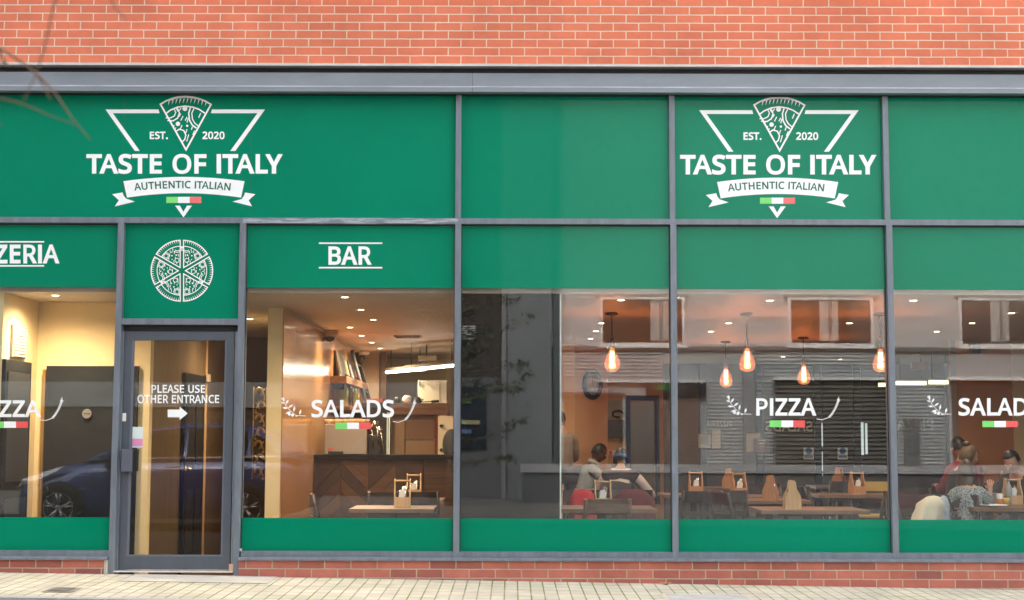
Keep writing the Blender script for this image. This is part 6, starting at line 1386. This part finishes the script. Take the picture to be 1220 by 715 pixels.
q = MB(); q.tube([(CX0 + 1.3, ys + .006, CZ + .5), (CX0 + 1.28, ys + .012, CZ + .9)], .004, 4); q.tube([(CX0 + 2.35, ys + .013, CZ + .35), (CX0 + 2.35, ys + .006, CZ + .98)], .004, 4); q.build('door_seam', BLACK, car)

# ------------------------------------------------------------------ young tree beside the camera: crown in the reflection, bare twigs before the lens
TX, TY = -1.12, -13.6
tree = thing('street_tree', 'young street tree, its thin bare twigs hanging into the picture from above', 'tree', (TX, TY, gz(TX, -2.2)))
BARK = mat('bark', (.16, .115, .08), .85, 0, .25, 12, .4, 60); LEAF = mat('leaf_green', (.045, .065, .015), .6, 0, .45, 3); LEAFY = mat('leaf_autumn', (.14, .12, .03), .6, 0, .35, 3)
q = MB(); gz0 = gz(TX, -2.2)
q.tube([(TX, TY, gz0), (TX + .02, TY, 1.0), (TX - .03, TY + .02, 2.0), (TX + .02, TY - .03, 3.2), (TX, TY, 4.6), (TX + .05, TY, 5.6)], [.085, .07, .06, .045, .028, .01], 10); q.build('trunk', BARK, tree)
rt = random.Random(11); limbs = MB(); tips = []
for k in range(18):
    z = 1.75 + k * .2; a = k * 2.4 + rt.uniform(-.4, .4); ln = 1.25 * (1 - (z - 1.6) / 5.5) + rt.uniform(-.1, .25)
    p = [Vector((TX, TY, z))]; dirv = Vector((math.cos(a), math.sin(a) * .55 - .25, .35))
    if dirv.y > .1: dirv.y = .05
    for j in range(4):
        p.append(p[-1] + dirv * ln / 4 + Vector((rt.uniform(-.05, .05), rt.uniform(-.05, .05), rt.uniform(-.05, .03)))); 
    limbs.tube(p, [.022, .017, .012, .008, .004], 6)
    for j in range(1, 5):
        for _ in range(3):
            b = p[j] + Vector((rt.uniform(-.3, .3), rt.uniform(-.25, .15), rt.uniform(-.15, .25))); limbs.tube([p[j], (p[j] + b) / 2 + Vector((0, 0, .03)), b], [.007, .005, .002], 4); tips.append((p[j], b))
# sprigs seen lower down in the glass
for (pxa, pya), (pxb, pyb) in (((590, 398), (636, 374)), ((586, 440), (626, 432)), ((588, 520), (630, 496)), ((584, 548), (612, 546)), ((560, 455), (600, 462))):
    d_ = -TY + .35; A = at(pxa, pya, d_); B = at(pxb, pyb, d_); A.y, B.y = -A.y, -B.y; T0 = Vector((TX, TY, A.z - .1)); limbs.tube([T0, A, (A + B) / 2 + Vector((0, 0, .02)), B], [.014, .009, .006, .003], 5); tips += [(A, B)] * 3 + [(T0, A)] * 2
limbs.build('limb', BARK, tree)
lf = MB()
for a_, b_ in tips:
    for _ in range(13):
        c = a_.lerp(b_, rt.uniform(.2, 1.05)) + Vector((rt.gauss(0, .05), rt.gauss(0, .05), rt.gauss(0, .05))); Mr = Euler((rt.uniform(-1, 1), rt.uniform(-1, 1), rt.uniform(0, 6.3))).to_matrix(); s_ = rt.uniform(.035, .07)
        vs = [lf.b.verts.new(c + Mr @ Vector(v)) for v in ((-s_, 0, 0), (-.2 * s_, .5 * s_, .1 * s_), (s_, 0, 0), (-.2 * s_, -.5 * s_, .1 * s_))]
        f = lf.b.faces.new(vs); f.material_index = 0 if rt.random() < .65 else 1
lf.build('crown', [LEAF, LEAFY], tree, fix=False)
# bare hanging branch in front of the lens, from the trunk over the camera's left
tw = MB(); Yt = -10.1
def T(px, py, Y=Yt): return at(px, py, Y)
_tube = tw.tube
def smooth_tube(pts, rads, n):
    pts = [Vector(p) for p in pts]; P2 = []; R2 = []
    for i in range(len(pts) - 1):
        a = pts[max(i - 1, 0)]; b = pts[i]; c = pts[i + 1]; d = pts[min(i + 2, len(pts) - 1)]
        for k in range(4):
            t_ = k / 4; P2.append(.5 * ((2 * b) + (c - a) * t_ + (2 * a - 5 * b + 4 * c - d) * t_ ** 2 + (3 * b - a - 3 * c + d) * t_ ** 3)); R2.append(rads[i] + (rads[i + 1] - rads[i]) * t_)
    P2.append(pts[-1]); R2.append(rads[-1]); return _tube(P2, R2, n)
tw.tube = smooth_tube
up1 = Vector((TX - .1, TY + .2, 3.4)); up2 = Vector((-1.9, -12.4, 3.3)); up3 = Vector((-1.75, -10.9, 2.75))
tw.tube([Vector((TX, TY, 3.0)), up1, up2, up3, T(-60, 20), T(0, 57), T(40, 85), T(66, 112), T(85, 140), T(108, 167)], [0.0210, 0.0168, 0.0126, 0.0084, 0.0026, 0.0024, 0.0022, 0.0018, 0.0014, 0.0008], 7)
tw.tube([up3, T(-90, 60), T(-40, 108), T(0, 117), T(30, 125), T(60, 138), T(91, 149)], [0.0070, 0.0029, 0.0020, 0.0017, 0.0014, 0.0011, 0.0007], 6)
Yt = -10.35
tw.tube([up2, Vector((-1.2, -11.0, 2.9)), T(120, -120, -10.35), T(70, -10, -10.35), T(56, 45, -10.35), T(44, 85, -10.35), T(36, 103, -10.35), T(28, 120, -10.35)], [0.0098, 0.0077, 0.0029, 0.0020, 0.0018, 0.0015, 0.0013, 0.0007], 6)
tw.tube([T(42, 86, -10.1), T(52, 103, -10.1), T(60, 118, -10.1)], [0.0020, 0.0016, 0.0010], 5)
tw.tube([T(120, -40, -10.4), T(135, 5, -10.4), T(152, 24, -10.4)], [0.0020, 0.0015, 0.0008], 5); tw.tube([T(70, -10, -10.4), T(120, -40, -10.4)], [0.0020, 0.0019], 5)
tw.tube([T(-90, 60), T(-30, 140), T(2, 148)], [0.0027, 0.0020, 0.0010], 5)
tw.build('twig', mat('twig_bark', (.11, .068, .04), .8, 0, .2, 20), tree)
